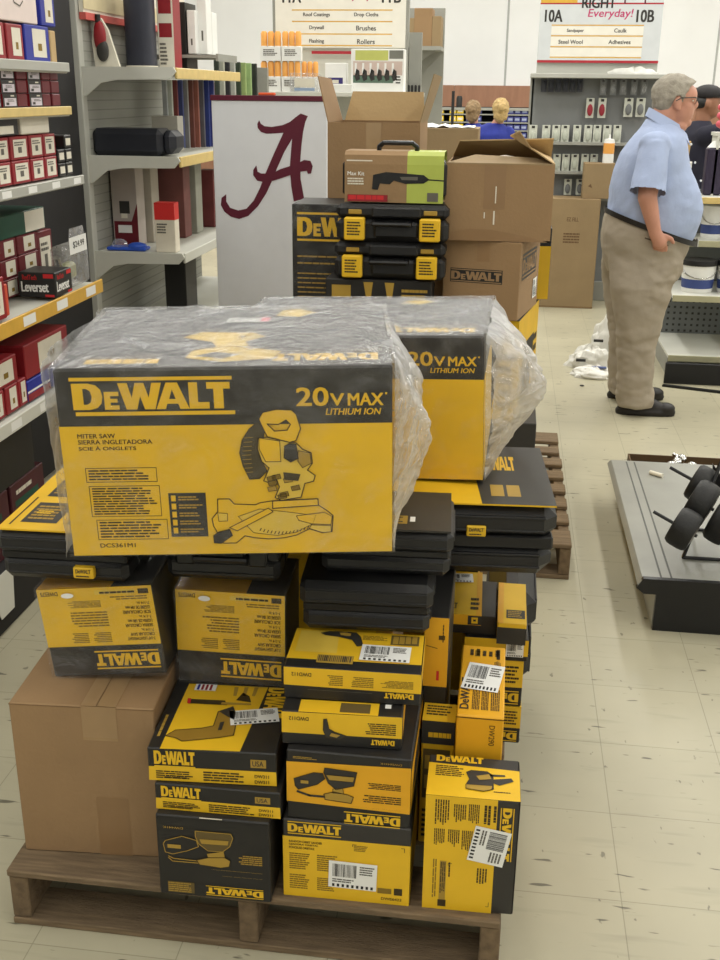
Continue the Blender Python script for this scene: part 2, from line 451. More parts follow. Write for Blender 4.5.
# ================================================================== helpers for traced prints
def qm(tl, tr, bl, br):
    """maps traced points inside a quadrilateral to (u, v) of the printed side"""
    tl, tr, bl, br = [Vector((*p, 0)) for p in (tl, tr, bl, br)]
    def f(x, y):
        u, v = .5, .5; t = Vector((x, y, 0))
        for _ in range(8):
            p = bl*(1-u)*(1-v)+br*u*(1-v)+tl*(1-u)*v+tr*u*v
            du = (br-bl)*(1-v)+(tr-tl)*v; dv = (tl-bl)*(1-u)+(tr-br)*u
            e = t-p; det = du.x*dv.y-du.y*dv.x
            u += (e.x*dv.y-e.y*dv.x)/det; v += (du.x*e.y-du.y*e.x)/det
        return (u, v)
    return f
def tr(f, *pts): return [f(x, y) for x, y in pts]
def flipbox(f, x0, y0, x1, y1):   # a traced rectangle in the upside-down frame
    a = f(x0, y0); b = f(x1, y1)
    return 1-b[0], 1-a[1], 1-a[0], 1-b[1]
def upbox(f, x0, y0, x1, y1):
    a = f(x0, y0); b = f(x1, y1); return a[0], b[1], b[0], a[1]
def shape(fc, f, pts, fill=INK, out=None, t=.0016, l=3):
    q = tr(f, *pts); fc.poly(fill, q, l)
    if out: fc.line(out, q, t, l+1, True)

# ================================================================== PALLETS
def pallet(name, label, X0, Y0, W=1.016, D=1.22, boards=7, seed=3, missing=()):
    rr = random.Random(seed)
    t = thing(name, label, 'pallet', (X0+W/2, Y0, 0))
    for x in (-W/2+.02, .0, W/2-.02):
        mb = MB(); mb.box(WOODE, (x-.02, .004, .017), (x+.02, D-.004, .122), .003); mb.build('stringer', t)
    y = 0
    ws = [.14]+[.09]*(boards-2)+[.14]; gap = (D-sum(ws))/(boards-1)
    for i, w in enumerate(ws):
        if i not in missing:
            mb = MB(); j = rr.uniform(-.004, .004)
            mb.box(WOOD, (-W/2+j, y, .1225), (W/2+j, y+w, .1395), .003); mb.build('deck_board', t)
        y += w+gap
    for y in (0.002, D/2-.05, D-.102):
        mb = MB(); mb.box(WOOD, (-W/2, y, 0), (W/2, y+.1, .0165), .002); mb.build('bottom_board', t)
    return t
pallet('wooden_pallet', 'weathered wooden pallet in the foreground under the front stack of cartons', -.952, 1.672)
pallet('wooden_pallet', 'wooden pallet farther back whose right edge shows behind the black cases', -.724, 3.57, D=1.35, boards=8, seed=5)

# ================================================================== FRONT STACK
def pr_plain(fc):
    F, T = fc['F'], fc['T']
    F.rect(KTAPE, .55, 0, .78, .40, 1); F.rect(KTAPE2, .5, .78, .74, 1, 1)
    F.rect(mat('kraft_crease', (120, 92, 62)), 0, .988, 1, .994, 1)
    T.rect(KTAPE2, .5, 0, .72, 1, 1); T.rect(mat('kraft_crease', (120, 92, 62)), .605, 0, .61, 1, 2)
KTAPE3 = mat('tape_faded', (157, 129, 94), .3, .06)
def tape_part(fc, t):
    mb = MB(); F, T = fc['F'], fc['T']; F2 = Face(mb, F.O, F.U, F.V, F.w, F.h); T2 = Face(mb, T.O, T.U, T.V, T.w, T.h)
    F2.rect(KTAPE3, .5, .80, .74, 1, 2); T2.rect(KTAPE3, .5, 0, .74, 1, 2); mb.build('packing_tape', t)
carton('cardboard_box', 'large plain brown cardboard box on the left corner of the front pallet', 'box', (-.792, 1.747, .14), (.296, .36, .361), pr_plain, KR, (0, 0, 3.7), stickers=(tape_part,))

def pr_sander_dark(fc):
    F = fc['F']; f = qm((75, 112), (625, 157), (100, 497), (625, 543)); Q = F.flip()
    F.line(DK2, [(0.01, .96), (.99, .96)], .002, 1)
    shape(F, f, [(115, 250), (125, 235), (205, 215), (275, 235), (285, 265), (230, 285), (160, 300), (125, 290)], DK2, YLD)
    F.rect(YLD, *upbox(f, 135, 252, 200, 275), 4)
    shape(F, f, [(270, 190), (440, 205), (450, 225), (435, 265), (400, 290), (330, 285), (285, 250), (270, 215)], mat('ink_olive', (98, 82, 44)), YLD)
    shape(F, f, [(290, 228), (430, 238), (425, 258), (300, 250)], YLD, None, l=5)
    shape(F, f, [(325, 300), (405, 290), (410, 318), (330, 318)], YLD, None)
    shape(F, f, [(275, 330), (330, 318), (410, 318), (437, 335), (430, 362), (390, 368), (290, 352)], YLD, INK)
    F.line(YLD, tr(f, (140, 310), (165, 322), (280, 335), (285, 345), (160, 335), (140, 318)), .002, 3)
    Q.logo(YL, *flipbox(f, 318, 455, 590, 525)); Q.text(YLD, 'DW441K', *flipbox(f, 112, 166, 210, 184))
    Q.lines(YLD, *flipbox(f, 470, 305, 588, 362), 5); Q.lines(YLD, *flipbox(f, 330, 374, 588, 398), 2); Q.lines(YLD, *flipbox(f, 340, 404, 588, 424), 1)
    F.rect(mat('ink_olive', (98, 82, 44)), *upbox(f, 135, 432, 265, 496), 2); F.lines(YLD, *upbox(f, 138, 434, 262, 494), 5, 3)
    F.rect(WHT2, *upbox(f, 290, 126, 400, 140), 3)
carton('tool_carton', 'black sander carton printed upside down, bottom of the stack beside the plain brown box', 'box', (-.504, 1.656, .14), (.226, .33, .192), pr_sander_dark, DK2, (0, 0, 1.2))

def recip_front(F):
    f = qm((30, 370), (660, 405), (45, 530), (650, 558))
    F.poly(YL, tr(f, (42, 460), (652, 490), (650, 556), (46, 529)), 1)
    F.logo(YL, .05, .52, .37, .93, False); F.rect(YL, .05, .44, .37, .48, 2)
    F.rect(YLD, .80, .55, .92, .80, 2); F.text(DK, 'USA', .815, .60, .90, .76, .02, 3)
    F.lines(INK, .06, .08, .38, .34, 4, 3); F.lines(INK, .43, .06, .8, .38, 4, 3); F.text(INK, 'DW311', .83, .07, .94, .17, .03, 3); F.text(INK, 'DW311', .83, .24, .94, .34, .03, 3)
    F.text(INK, 'www.dewalt.com', .12, .10, .30, .19, .02, 4)
def pr_recip(fc):
    recip_front(fc['F'])
    T = fc['T']; f0 = qm((165, 75), (690, 95), (32, 368), (662, 402)); f = lambda x, y: (f0(x, y)[0], f0(x, y)[1]*.665)
    T.poly(YL, tr(f, (225, 78), (580, 92), (485, 390), (95, 374)), 1)
    shape(T, f, [(120, 322), (165, 298), (290, 290), (345, 280), (362, 215), (420, 195), (452, 255), (445, 322), (380, 332), (200, 346), (170, 332)], mat('ink_tool', (150, 116, 38)), INK, .002)
    shape(T, f, [(365, 215), (430, 190), (445, 225), (440, 255), (400, 235)], DK, None, l=5)
    shape(T, f, [(375, 265), (395, 262), (385, 300), (368, 300)], DK, None, l=5)
    shape(T, f, [(440, 160), (470, 122), (500, 140), (510, 170)], INK, None)
    shape(T, f, [(230, 155), (390, 162), (400, 184), (225, 176)], INK, None); shape(T, f, [(218, 153), (234, 153), (230, 178), (215, 177)], REDB, None, l=4)
    shape(T, f, [(375, 170), (510, 176), (512, 184), (372, 182)], YLD, None, l=4)
    for k in range(3): shape(T, f, [(430+45*k, 95), (448+45*k, 95), (440+42*k, 140), (426+42*k, 138)], YLD, None)
    T.cw().lines(YLD, .68, .03, .93, .07, 1)
    T.cw().logo(YL, .34, .80, .66, .97, False)
def st_recip(fc, t):
    f0 = qm((165, 75), (690, 95), (32, 368), (662, 402)); f = lambda x, y: (f0(x, y)[0], f0(x, y)[1]*.665); u, v = f(532, 238)
    sticker(fc['T'], u, v, .098, .052, 13, t)
    mb = MB(); T = Face(mb, fc['T'].O, fc['T'].U, fc['T'].V, fc['T'].w, fc['T'].h); a, b = f(300, 100)
    T.rect(WHT, a-.09, b-.035, a+.09, b+.035, 5)
    for k in range(4): T.rect(RED if k else BLU, a-.07+.035*k, b-.03, a-.05+.035*k, b+.03, 6)
    mb.build('flag_sticker', t)['label'] = 'small striped red, white and blue sticker'
carton('tool_carton', 'thin black and yellow carton squeezed under the saw-picture carton, second of its stack', 'box', (-.496, 1.672, .3325), (.249, .35, .059), lambda fc: recip_front(fc['F']), DK2, (0, 0, .8))
carton('tool_carton', 'flat carton with a reciprocating saw and red-tipped bit on its yellow top', 'box', (-.508, 1.686, .392), (.252, .36, .074), pr_recip, DK2, (0, 0, 3.6), stickers=(st_recip,))

def pr_orbit(fc):
    F = fc['F']; f = qm((60, 407), (635, 441), (55, 735), (628, 798)); n = .785
    F.rect(YL, 0, 0, 1, n, 1); F.logo(YL, .04, .82, .46, .98, True)
    for i, v in enumerate((.71, .67, .63)): F.text(INK, ('RANDOM ORBIT SANDER', 'LIJADORA ORBITAL', 'PONCEUSE ORBITALE')[i], .05, v, .31-.03*i, v+.028, .03, 2)
    F.lines(INKL, .05, .36, .22, .58, 8); F.lines(INKL, .27, .36, .45, .58, 8); F.lines(INKL, .05, .1, .22, .3, 7); F.lines(INKL, .27, .1, .42, .28, 7)
    F.lines(INKL, .56, .66, .68, .74, 4); F.line(INK, [(.55, .72), (.55, .745), (.58, .745)], .0012, 2); F.line(INK, [(.93, .75), (.955, .75), (.955, .70)], .0012, 2)
    F.rect(INK, .88, .13, .945, .22, 2); F.rect(INKL, .75, .14, .86, .21, 2); F.text(INK, 'DWE6423', .78, .055, .94, .09, .03, 2)
    fc['R'].rect(YL, .0, 0, 1, n, 1); fc['L'].rect(YL, 0, 0, 1, n, 1)
def st_orbit(fc, t):
    f = qm((60, 407), (635, 441), (55, 735), (628, 798)); u, v = f(374, 652); sticker(fc['F'], u, v, .096, .064, -1.5, t)
carton('tool_carton', 'yellow and black carton with barcode sticker, bottom of the middle front stack', 'box', (-.245, 1.689, .14), (.252, .30, .184), pr_orbit, DK, (0, 0, .9), stickers=(st_orbit,))

def pr_sander(fc):
    F = fc['F']; f = qm((75, 75), (640, 150), (78, 400), (628, 440)); Q = F.flip()
    F.poly(OR, tr(f, (75, 130), (637, 184), (629, 378), (76, 318)), 1)
    shape(F, f, [(110, 210), (200, 185), (240, 190), (250, 215), (215, 240), (130, 262), (115, 245)], DK, INK); F.rect(YLD, *upbox(f, 140, 218, 175, 236), 5)
    shape(F, f, [(250, 165), (395, 190), (380, 250), (300, 265), (265, 235), (245, 185)], DK, INK)
    shape(F, f, [(255, 195), (385, 210), (378, 232), (270, 220)], YLD, INK, .001, 5); shape(F, f, [(285, 262), (330, 258), (335, 285), (285, 280)], YLD, INK, .001)
    shape(F, f, [(245, 285), (290, 275), (355, 290), (378, 300), (368, 328), (250, 310)], YLD, INK)
    F.line(DK, tr(f, (125, 272), (180, 292), (248, 298)), .005, 3)
    Q.logo(YL, *flipbox(f, 335, 365, 585, 440)); Q.text(YLD, 'DWE6441K', *flipbox(f, 500, 152, 596, 172))
    Q.lines(INK, *flipbox(f, 430, 235, 590, 280), 4); Q.lines(INK, *flipbox(f, 418, 288, 590, 340), 4); Q.lines(INK, *flipbox(f, 345, 340, 590, 362), 1)
    F.lines(YLD, *upbox(f, 105, 105, 220, 132), 2)
    for s in 'RL': fc[s].rect(OR, 0, .22, 1, .82, 1)
    R_ = fc['R']; R_.poly(DK, [(.15, .35), (.5, .3), (.8, .45), (.6, .7), (.25, .65)], 2)
carton('tool_carton', 'carton with an upside-down palm sander picture on orange-yellow, second of the middle stack', 'box', (-.242, 1.692, .3245), (.240, .30, .156), pr_sander, DK2)

def pr_drill_small(fc):
    F, T = fc['F'], fc['T']; f = qm((50, 470), (562, 500), (50, 610), (560, 640)); Q = F.flip()
    F.poly(YL, tr(f, (50, 472), (562, 500), (560, 590), (50, 560)), 1)
    shape(F, f, [(230, 505), (243, 503), (252, 545), (275, 558), (325, 575), (300, 590), (240, 582), (228, 550)], DK, INK)
    shape(F, f, [(262, 562), (300, 572), (285, 582), (255, 575)], YLD, None, l=5)
    Q.logo(YL, *flipbox(f, 430, 592, 530, 620), False); Q.text(INK, 'DWD112', *flipbox(f, 82, 492, 165, 512), .03)
    Q.lines(INK, *flipbox(f, 400, 520, 535, 578), 6)
    T.rect(YL, .14, 0, .80, .16, 1); T.rect(mat('ink_olive', (98, 82, 44)), .48, .02, .73, .14, 2); T.rect(WHT, .85, .10, .90, .15, 2)
    fc['R'].rect(OR, .1, .1, .9, .9, 1)
carton('tool_carton', 'small yellow and black drill carton sandwiched between the sander carton and the top drill carton', 'box', (-.259, 1.714, .481), (.230, .27, .073), pr_drill_small, DK2, (0, 0, 2.7))

def pr_drill_top(fc):
    F, T = fc['F'], fc['T']; f = qm((55, 285), (645, 310), (60, 415), (635, 455)); Q = F.flip()
    F.poly(YL, tr(f, (56, 285), (645, 310), (640, 398), (58, 358)), 1)
    Q.logo(YL, *flipbox(f, 485, 392, 608, 424), False); Q.text(INK, 'DWD112', *flipbox(f, 90, 306, 175, 325), .03)
    for a in ((240, 316, 310, 366), (340, 322, 440, 374), (470, 336, 608, 378)): Q.lines(INKL, *flipbox(f, *a), 6)
    F.rect(GRYP, *upbox(f, 160, 378, 435, 396), 2)
    g = qm((120, 118), (655, 150), (56, 280), (645, 308))
    T.poly(YL, tr(g, (122, 120), (652, 152), (644, 272), (70, 246)), 1)
    T.poly(YLP, tr(g, (140, 130), (300, 138), (285, 228), (108, 218)), 2)
    shape(T, g, [(222, 143), (255, 136), (290, 136), (370, 142), (388, 160), (397, 197), (372, 200), (352, 172), (300, 160), (240, 152)], DK, INK, .0012)
    shape(T, g, [(300, 142), (350, 146), (345, 158), (305, 154)], YLD, None, l=5)
    T.rect(mat('ink_olive', (98, 82, 44)), *upbox(g, 518, 152, 630, 198), 2)
    for k in range(4): T.rect(YLD, *upbox(g, 526+26*k, 158, 544+26*k, 190), 3)
    T.rect(YLD, *upbox(g, 206, 232, 352, 272), 3); T.bars(DK, *upbox(g, 212, 236, 346, 266), 18, 4)
    T.lines(INKL, *upbox(g, 400, 152, 505, 178), 4)
    fc['R'].rect(YL, 0, .35, 1, 1, 1)
def st_drill_top(fc, t):
    g = qm((120, 118), (655, 150), (56, 280), (645, 308)); u, v = g(492, 230); sticker(fc['T'], u, v, .098, .062, -1, t)
carton('tool_carton', 'yellow drill carton with barcode sticker on top of the middle front stack', 'box', (-.246, 1.757, .555), (.264, .157, .069), pr_drill_top, DK2, (0, 0, 1.9), stickers=(st_drill_top,))

def pr_right(fc):
    F, T = fc['F'], fc['T']; f = qm((128, 275), (603, 315), (112, 845), (572, 885))
    F.rect(YL, 0, 0, .765, 1, 1); c = F.cw()
    c.logo(YL, .06, .80, .52, .945)
    for a in ((.03, .10, .25, .26), (.06, .3, .22, .44), (.05, .46, .22, .58), (.28, .10, .43, .22), (.28, .25, .43, .38), (.28, .40, .46, .52)): c.lines(INK, *a, 6)
    c.lines(INK, .05, .62, .22, .7, 2, fill=.7); c.lines(INK, .05, .72, .22, .76, 1, fill=.7)
    c.lines(INKL, .55, .10, .95, .15, 2); c.rect(YLD, .56, .18, .95, .25, 2); c.lines(INK, .57, .185, .9, .245, 3, 3); c.rect(INK, .91, .17, .97, .26, 3); c.lines(INK, .57, .27, .72, .30, 1)
    F.line(INK, [(.27, .40), (.27, .42), (.31, .42)], .001, 2); F.line(INK, [(.70, .06), (.73, .06), (.73, .1)], .001, 2)
    c.lines(INK, .6, .58, .75, .70, 4)
    g = qm((155, 78), (603, 98), (128, 275), (603, 315))
    T.poly(YL, tr(g, (150, 120), (603, 158), (603, 315), (128, 275)), 1)
    T.logo(YL, *upbox(g, 190, 82, 424, 126), False)
    shape(T, g, [(335, 170), (360, 160), (440, 165), (470, 185), (470, 255), (420, 265), (330, 250), (335, 225), (350, 205)], DK, INK, .001)
    shape(T, g, [(330, 232), (465, 240), (460, 258), (420, 266), (332, 252)], YLD, INK, .001, 5)
    shape(T, g, [(470, 205), (560, 198), (572, 215), (500, 236), (470, 225)], DK, None); shape(T, g, [(440, 178), (530, 182), (530, 190), (445, 190)], DK, None)
    shape(T, g, [(385, 190), (450, 180), (460, 205), (400, 210)], YLD, None, l=5)
    T.lines(INK, *upbox(g, 185, 132, 325, 195), 6); T.lines(INK, *upbox(g, 470, 262, 568, 278), 1)
    fc['R'].rect(DK, 0, 0, 1, 1, 1)
def st_right(fc, t):
    f = qm((128, 275), (603, 315), (112, 845), (572, 885)); u, v = f(450, 530); sticker(fc['F'], u, v, .082, .07, -100, t)
carton('tool_carton', 'upright yellow carton with a random orbit sander on top, right front corner of the pallet', 'box', (-.004, 1.694, .14), (.178, .133, .267), pr_right, DK, (0, 0, 1), stickers=(st_right,))

# second row on the right
def pr_jig(fc):
    F, T = fc['F'], fc['T']
    F.cw().text(INK, 'DW290', .055, .70, .19, .82, .012, 2)
    F.line(INK, [(0, .985), (1, .985)], .002, 1); F.rect(INKL, .22, .2, .25, .45, 2)
    c = T.ccw(); c.text(DK, 'DeWALT', .08, .76, .50, .95, .035, 3)
    for a in ((.08, .10, .40, .3), (.08, .34, .4, .5), (.08, .53, .40, .7), (.62, .1, .78, .25), (.84, .12, .95, .85)): c.lines(INK, *a, 5)
    T.rect(INKL, .30, .83, .42, .92, 2); T.rect(INK, .8, .80, .88, .95, 2)
carton('tool_carton', 'tall orange-yellow carton standing behind the right front carton, barcode sticker on its top', 'box', (.001, 1.85, .14), (.095, .29, .348), pr_jig, OR, (0, 0, 0),
       stickers=(lambda fc, t: sticker(fc['T'], .52, .52, .078, .11, -8, t),))
def pr_small(fc):
    F, T = fc['F'], fc['T']; o = mat('ink_olive', (98, 82, 44))
    F.rect(DK, 0, .82, 1, 1, 1); F.rect(o, .06, .38, .88, .78, 2)
    for i in range(3):
        for j in range(2): F.rect(YLD, .12+.25*i, .46+.16*j, .28+.25*i, .57+.16*j, 3)
    F.lines(YL, .2, .86, .9, .93, 1); F.lines(INK, .08, .05, .9, .3, 6); T.rect(YL, 0, 0, 1, 1, 1); T.lines(INK, .1, .3, .9, .9, 4)
carton('tool_carton', 'small narrow carton with a grid of tool pictures, wedged right of the middle stack', 'box', (-.083, 1.886, .14), (.068, .068, .305), pr_small, YL)
def pr_tall(fc):
    F, R_ = fc['F'], fc['R']; F.rect(OR, 0, .68, 1, 1, 1); F.rect(REDB, .55, .71, .66, .755, 2); F.lines(INK, .6, .88, .9, .98, 1, fill=.2); F.line(INK, [(.1, .87), (.55, .86)], .0015, 2)
    F.cw().lines(INK, .03, .74, .12, .82, 1)
carton('tool_carton', 'orange and black carton standing on edge behind the small drill cartons', 'box', (-.098, 1.957, .14), (.05, .26, .506), pr_tall, DK2)

def pr_upside(fc, sticker_on=False):
    F = fc['F']; F.rect(YL, 0, .42, 1, 1, 1); Q = F.flip(); Q.logo(YL, .05, .66, .95, .95); F.lines(INK, .62, .5, .95, .9, 5); F.lines(INK, .1, .5, .5, .9, 5); fc['T'].rect(YL, 0, 0, 1, 1, 1)
zz = .14
for i, (h, lab) in enumerate(((.105, 'yellow and black carton lowest on the right side, standing on the pallet'), (.128, 'yellow and black carton second from the bottom on the right side of the pallet'))):
    carton('tool_carton', lab, 'box', (.025-.002*i, 2.29, zz), (.15, .2, h-.001), pr_upside, DK2, (0, 0, 1)); zz += h
carton('tool_carton', 'carton with white shipping sticker on its right end, third up on the right side', 'box', (.03, 2.285, zz), (.152, .2, .058), lambda fc: fc['F'].rect(YL, 0, .25, 1, 1, 1), DK2, (0, 0, 1),
       stickers=(lambda fc, t: sticker(fc['F'], .79, .55, .042, .038, 0, t),)); zz += .059
carton('tool_carton', 'low black carton under the tilted yellow lettered carton', 'box', (-.03, 2.30, zz), (.112, .2, .048), lambda fc: fc['F'].rect(DK, 0, 0, 1, 1, 1), DK2); zq = zz+.049
def pr_alt(fc):
    T, F = fc['T'], fc['F']; F.rect(OR, 0, 0, 1, 1, 1); F.rect(DK, .70, .05, 1, .95, 2); F.poly(YL, [(.78, .2), (.92, .2), (.92, .8), (.78, .8)], 3, [(.82, .4), (.88, .4), (.88, .6), (.82, .6)])
    T.text(DK, 'DeWALT', -.0+.02, .12, .45, .24, .03, 2); T.lines(INK, .75, .1, .95, .4, 3); T.rect(OR, .88, 0, 1, 1, 1)
carton('tool_carton', 'yellow carton with black lettering and a white sheet on top, under the right black case', 'box', (-.062, 2.25, zq), (.106, .24, .026), pr_alt, YL, (0, 0, 1),
       stickers=(lambda fc, t: sticker(fc['T'], .4, .82, .08, .05, 4, t, label='white printed packing sheet'),))
def pr_pic(fc):
    fc['T'].rect(YL, 0, 0, 1, 1, 1); fc['T'].rect(DK, .3, .12, .95, .32, 2); fc['T'].lines(YLD, .35, .14, .9, .3, 4, 3); fc['T'].rect(OR, 0, 0, .2, 1, 2); fc['F'].rect(DK, 0, 0, 1, .8, 1)
carton('tool_carton', 'small yellow topped carton with a black picture panel, rightmost beneath the black cases', 'box', (.063, 2.26, zz), (.068, .22, .055), pr_pic, YL)

# ------------------------------------------------------------------ circular saw cartons (upside down)
def pr_saw(fc):
    F, T = fc['F'], fc['T']; Q = F.flip(); F.rect(YL, 0, .345, 1, 1, 1)
    F.poly(DK2, [(.14, .345), (.20, .24), (.30, .19), (.42, .18), (.88, .3), (.9, .345)], 1)
    Q.logo(YL, .035, .715, .60, .925)
    for j, v in enumerate((.57, .42, .27)):
        Q.text(INK, ('7-1/4" LIGHTWEIGHT', 'SIERRA CIRCULAR', 'SCIE CIRCULAIRE')[j], .04, v, .28, v+.035, .03, 2)
        Q.text(INK, ('CIRCULAR SAW', 'LIGERA DE 184 mm', 'LEGERE DE 184 mm')[j], .04, v-.05, .25, v-.015, .03, 2); Q.text(INK, '7-1/4 in.', .04, v-.095, .15, v-.065, .02, 2)
    for a in ((.42, .50, .58, .62), (.62, .50, .78, .62), (.42, .26, .76, .44), (.46, .14, .76, .22)): Q.lines(INKL, *a, 6)
    Q.rect(INK, .03, .03, .12, .085, 2); Q.rect(YLP, .15, .03, .5, .08, 2); Q.lines(INK, .15, .04, .5, .08, 1, 3); Q.text(INK, 'DWE575', .82, .03, .97, .075, .03, 2); Q.lines(INKL, .05, .10, .4, .15, 2)
    T.rect(OR, .0, 0, .65, 1, 1); fc['L'].rect(YL, 0, .345, 1, 1, 1)
def saw_wrap(fc, t):
    F = fc['F']; w, h = F.w, F.h; mb = MB()
    def fn(u, v):
        n = noise.noise(Vector((u*5, v*5, 3)))
        return (-w/2-.004+(w+.008)*u, -.0035-.003*abs(n), -.002+(h+.004)*v)
    mb.grid(FILM, fn, 14, 12)
    mb.grid(FILM, lambda u, v: (-w/2-.004+(w+.008)*u, -.004+.2*v, h+.004+.002*noise.noise(Vector((u*6, v*6, 9)))), 10, 8)
    mb.build('clear_wrap', t, smooth=True)
    m2 = MB(); Q = Face(m2, F.O, F.U, F.V, F.w, F.h); Q.poly(WHT, [(.27+.055*math.cos(a*PI/8), .93+.028*math.sin(a*PI/8)) for a in range(16)], 11); m2.build('oval_sticker', t)['label'] = 'small white oval sticker'
carton('circular_saw_carton', 'tilted upside-down circular saw carton resting on the plain brown box', 'box', (-.766, 1.848, .515), (.242, .19, .201), pr_saw, DK, (0, -6.2, 1.7), 'upside-down circular saw cartons', (saw_wrap,))
carton('circular_saw_carton', 'upside-down circular saw carton above the carton picturing the reciprocating saw', 'box', (-.528, 1.925, .470), (.230, .19, .216), pr_saw, DK, (0, .6, 2), 'upside-down circular saw cartons', (saw_wrap,))

# ------------------------------------------------------------------ black tool cases
def tool_case(label, pos, size, rz=0, sleeve=None, badge=True, group='black moulded tool cases', latches=True, ry=0, bev=.013, name='tool_case', badge_u=.5, badge_z=.66):
    w, d, h = size
    t = thing(name, label, 'tool case', pos, (0, R(ry), R(rz)), group)
    for nm, z0, z1, ins in (('lower_shell', 0, h*.47, .006), ('upper_shell', h*.50, h, 0)):
        mb = MB()
        mb.box(PLB, (-w/2+ins, ins, z0), (w/2-ins, d-ins, z1), bev)
        zc = (z0+z1)/2; hh = (z1-z0)
        for k in (.3, .66): mb.box(PLB, (-w/2+ins+bev*.9, ins-.0022, z0+hh*k), (w/2-ins-bev*.9, ins+.006, z0+hh*(k+.06)), .001)
        for k in (-1, 1): mb.box(PLB, (k*(w/2-ins)-.003, d*.2, z0+hh*.3), (k*(w/2-ins)+.003, d*.8, z1-hh*.3), .002)
        mb.build(nm, t, smooth=True)
    mb = MB(); mb.box(PLB2, (-w/2+.007, .007, h*.40), (w/2-.007, d-.007, h*.58), .004); mb.build('seam_gasket', t)
    if latches:
        for s in (-1, 1):
            mb = MB(); mb.box(PLB2, (s*w*.3-.02, -.007, h*.33), (s*w*.3+.02, .012, h*.67), .005); mb.build('latch', t, smooth=True)
        mb = MB(); mb.tube(PLB2, [(-.05, .01, h*.5), (-.05, -.016, h*.5), (.05, -.016, h*.5), (.05, .01, h*.5)], .007); mb.build('handle', t, smooth=True)
    if badge:
        mb = MB(); x = w*(badge_u-.5); z = h*badge_z; mb.box(YL, (x-.021, -.0075, z-.012), (x+.021, .01, z+.012), .002)
        f = Face(mb, (x-.021, -.0075, z-.012), (1, 0, 0), (0, 0, 1), .042, .024); f.text(DK, 'DeWALT', .14, .5, .86, .85, .04, 1); f.lines(DK, .14, .15, .86, .35, 1)
        mb.build('nameplate', t)['label'] = 'small yellow nameplate'
    if sleeve:
        mb = MB(); mb.box(sleeve[0], (-w/2+.006, .0, h+.0005), (w/2-.006, d, h+.004), 0)
        sleeve[1](Face(mb, (-w/2+.006, 0, h+.004), (1, 0, 0), (0, 1, 0), w-.012, d)); mb.build('cardboard_sleeve', t)['label'] = sleeve[2]
    return t
def sl_yellow(T):
    for a in ((.13, .10, .42, .40), (.13, .50, .42, .78), (.5, .1, .85, .4)):
        T.rect(DK, *a, 1); T.lines(YLD, a[0]+.03, a[1]+.04, a[2]-.03, a[3]-.04, 5, 2); T.lines(YL, a[0]+.06, a[1]+.12, a[2]-.1, a[3]-.12, 2, 3)
    T.rect(INK, .06, .06, .075, .48, 1)
def sl_black(T):
    T.rect(DK, 0, 0, 1, 1, 1); T.rect(YLD, .48, .14, .66, .34, 2); T.lines(DK, .5, .16, .64, .32, 3, 3); T.rect(WHT, .68, .2, .72, .32, 2)
def sl_mixed(T):
    T.poly(DK, [(.56, 0), (1, 0), (1, 1), (.50, 1)], 1); T.rect(YLD, .62, .12, .70, .30, 2); T.rect(YLD, .72, .12, .80, .30, 2)
    for k in range(3): T.rect(YL, .53+.03*k, .5, .545+.03*k, .66, 2)
    T.logo(YL, .58, .55, .8, .8, False)
tool_case('black tool case with yellow printed cardboard sleeve, jutting out left under the big saw carton', (-.838, 1.828, .731), (.27, .36, .108), 2, (YL, sl_yellow, 'yellow printed cardboard sleeve'), badge_u=.66, badge_z=.24, latches=False)
tool_case('plain black tool case in deep shade under the middle of the big saw carton', (-.532, 1.895, .722), (.245, .36, .118), 3, None, badge=False)
tool_case('black tool case without nameplate standing on the topmost drill carton', (-.238, 1.888, .632), (.268, .24, .110), 3, None, badge=False, latches=False)
tool_case('black tool case with dark sleeve right under the right end of the big saw carton', (-.205, 1.925, .745), (.27, .215, .100), 3, (DK, sl_black, 'dark printed cardboard sleeve'), badge=False, latches=False)
tool_case('wide two-tier black tool case with yellow nameplate, under the wrapped carton on the right', (-.042, 2.16, .646), (.376, .40, .173), 4, (YL, sl_mixed, 'yellow and black printed sleeve'), bev=.03, badge_u=.53, latches=False)
# case standing on edge at the right rim
t = tool_case('black tool case standing on edge at the right rear rim of the front pallet', (.065, 2.51, .14), (.13, .30, .31), 0, None, badge=False, latches=False, bev=.05)
# cartons that carry the rear of the load
def pr_back(fc):
    for s in 'FBLR': fc[s].rect(YL, 0, 0, 1, .7, 1); fc[s].logo(YL, .1, .76, .6, .95)
carton('tool_carton', 'large yellow and black carton deep in the middle of the front pallet', 'box', (-.45, 2.36, .14), (.36, .44, .660), pr_back, DK)
carton('tool_carton', 'yellow and black carton at the back carrying the two-tier black case', 'box', (-.12, 2.52, .14), (.19, .34, .505), pr_back, DK)

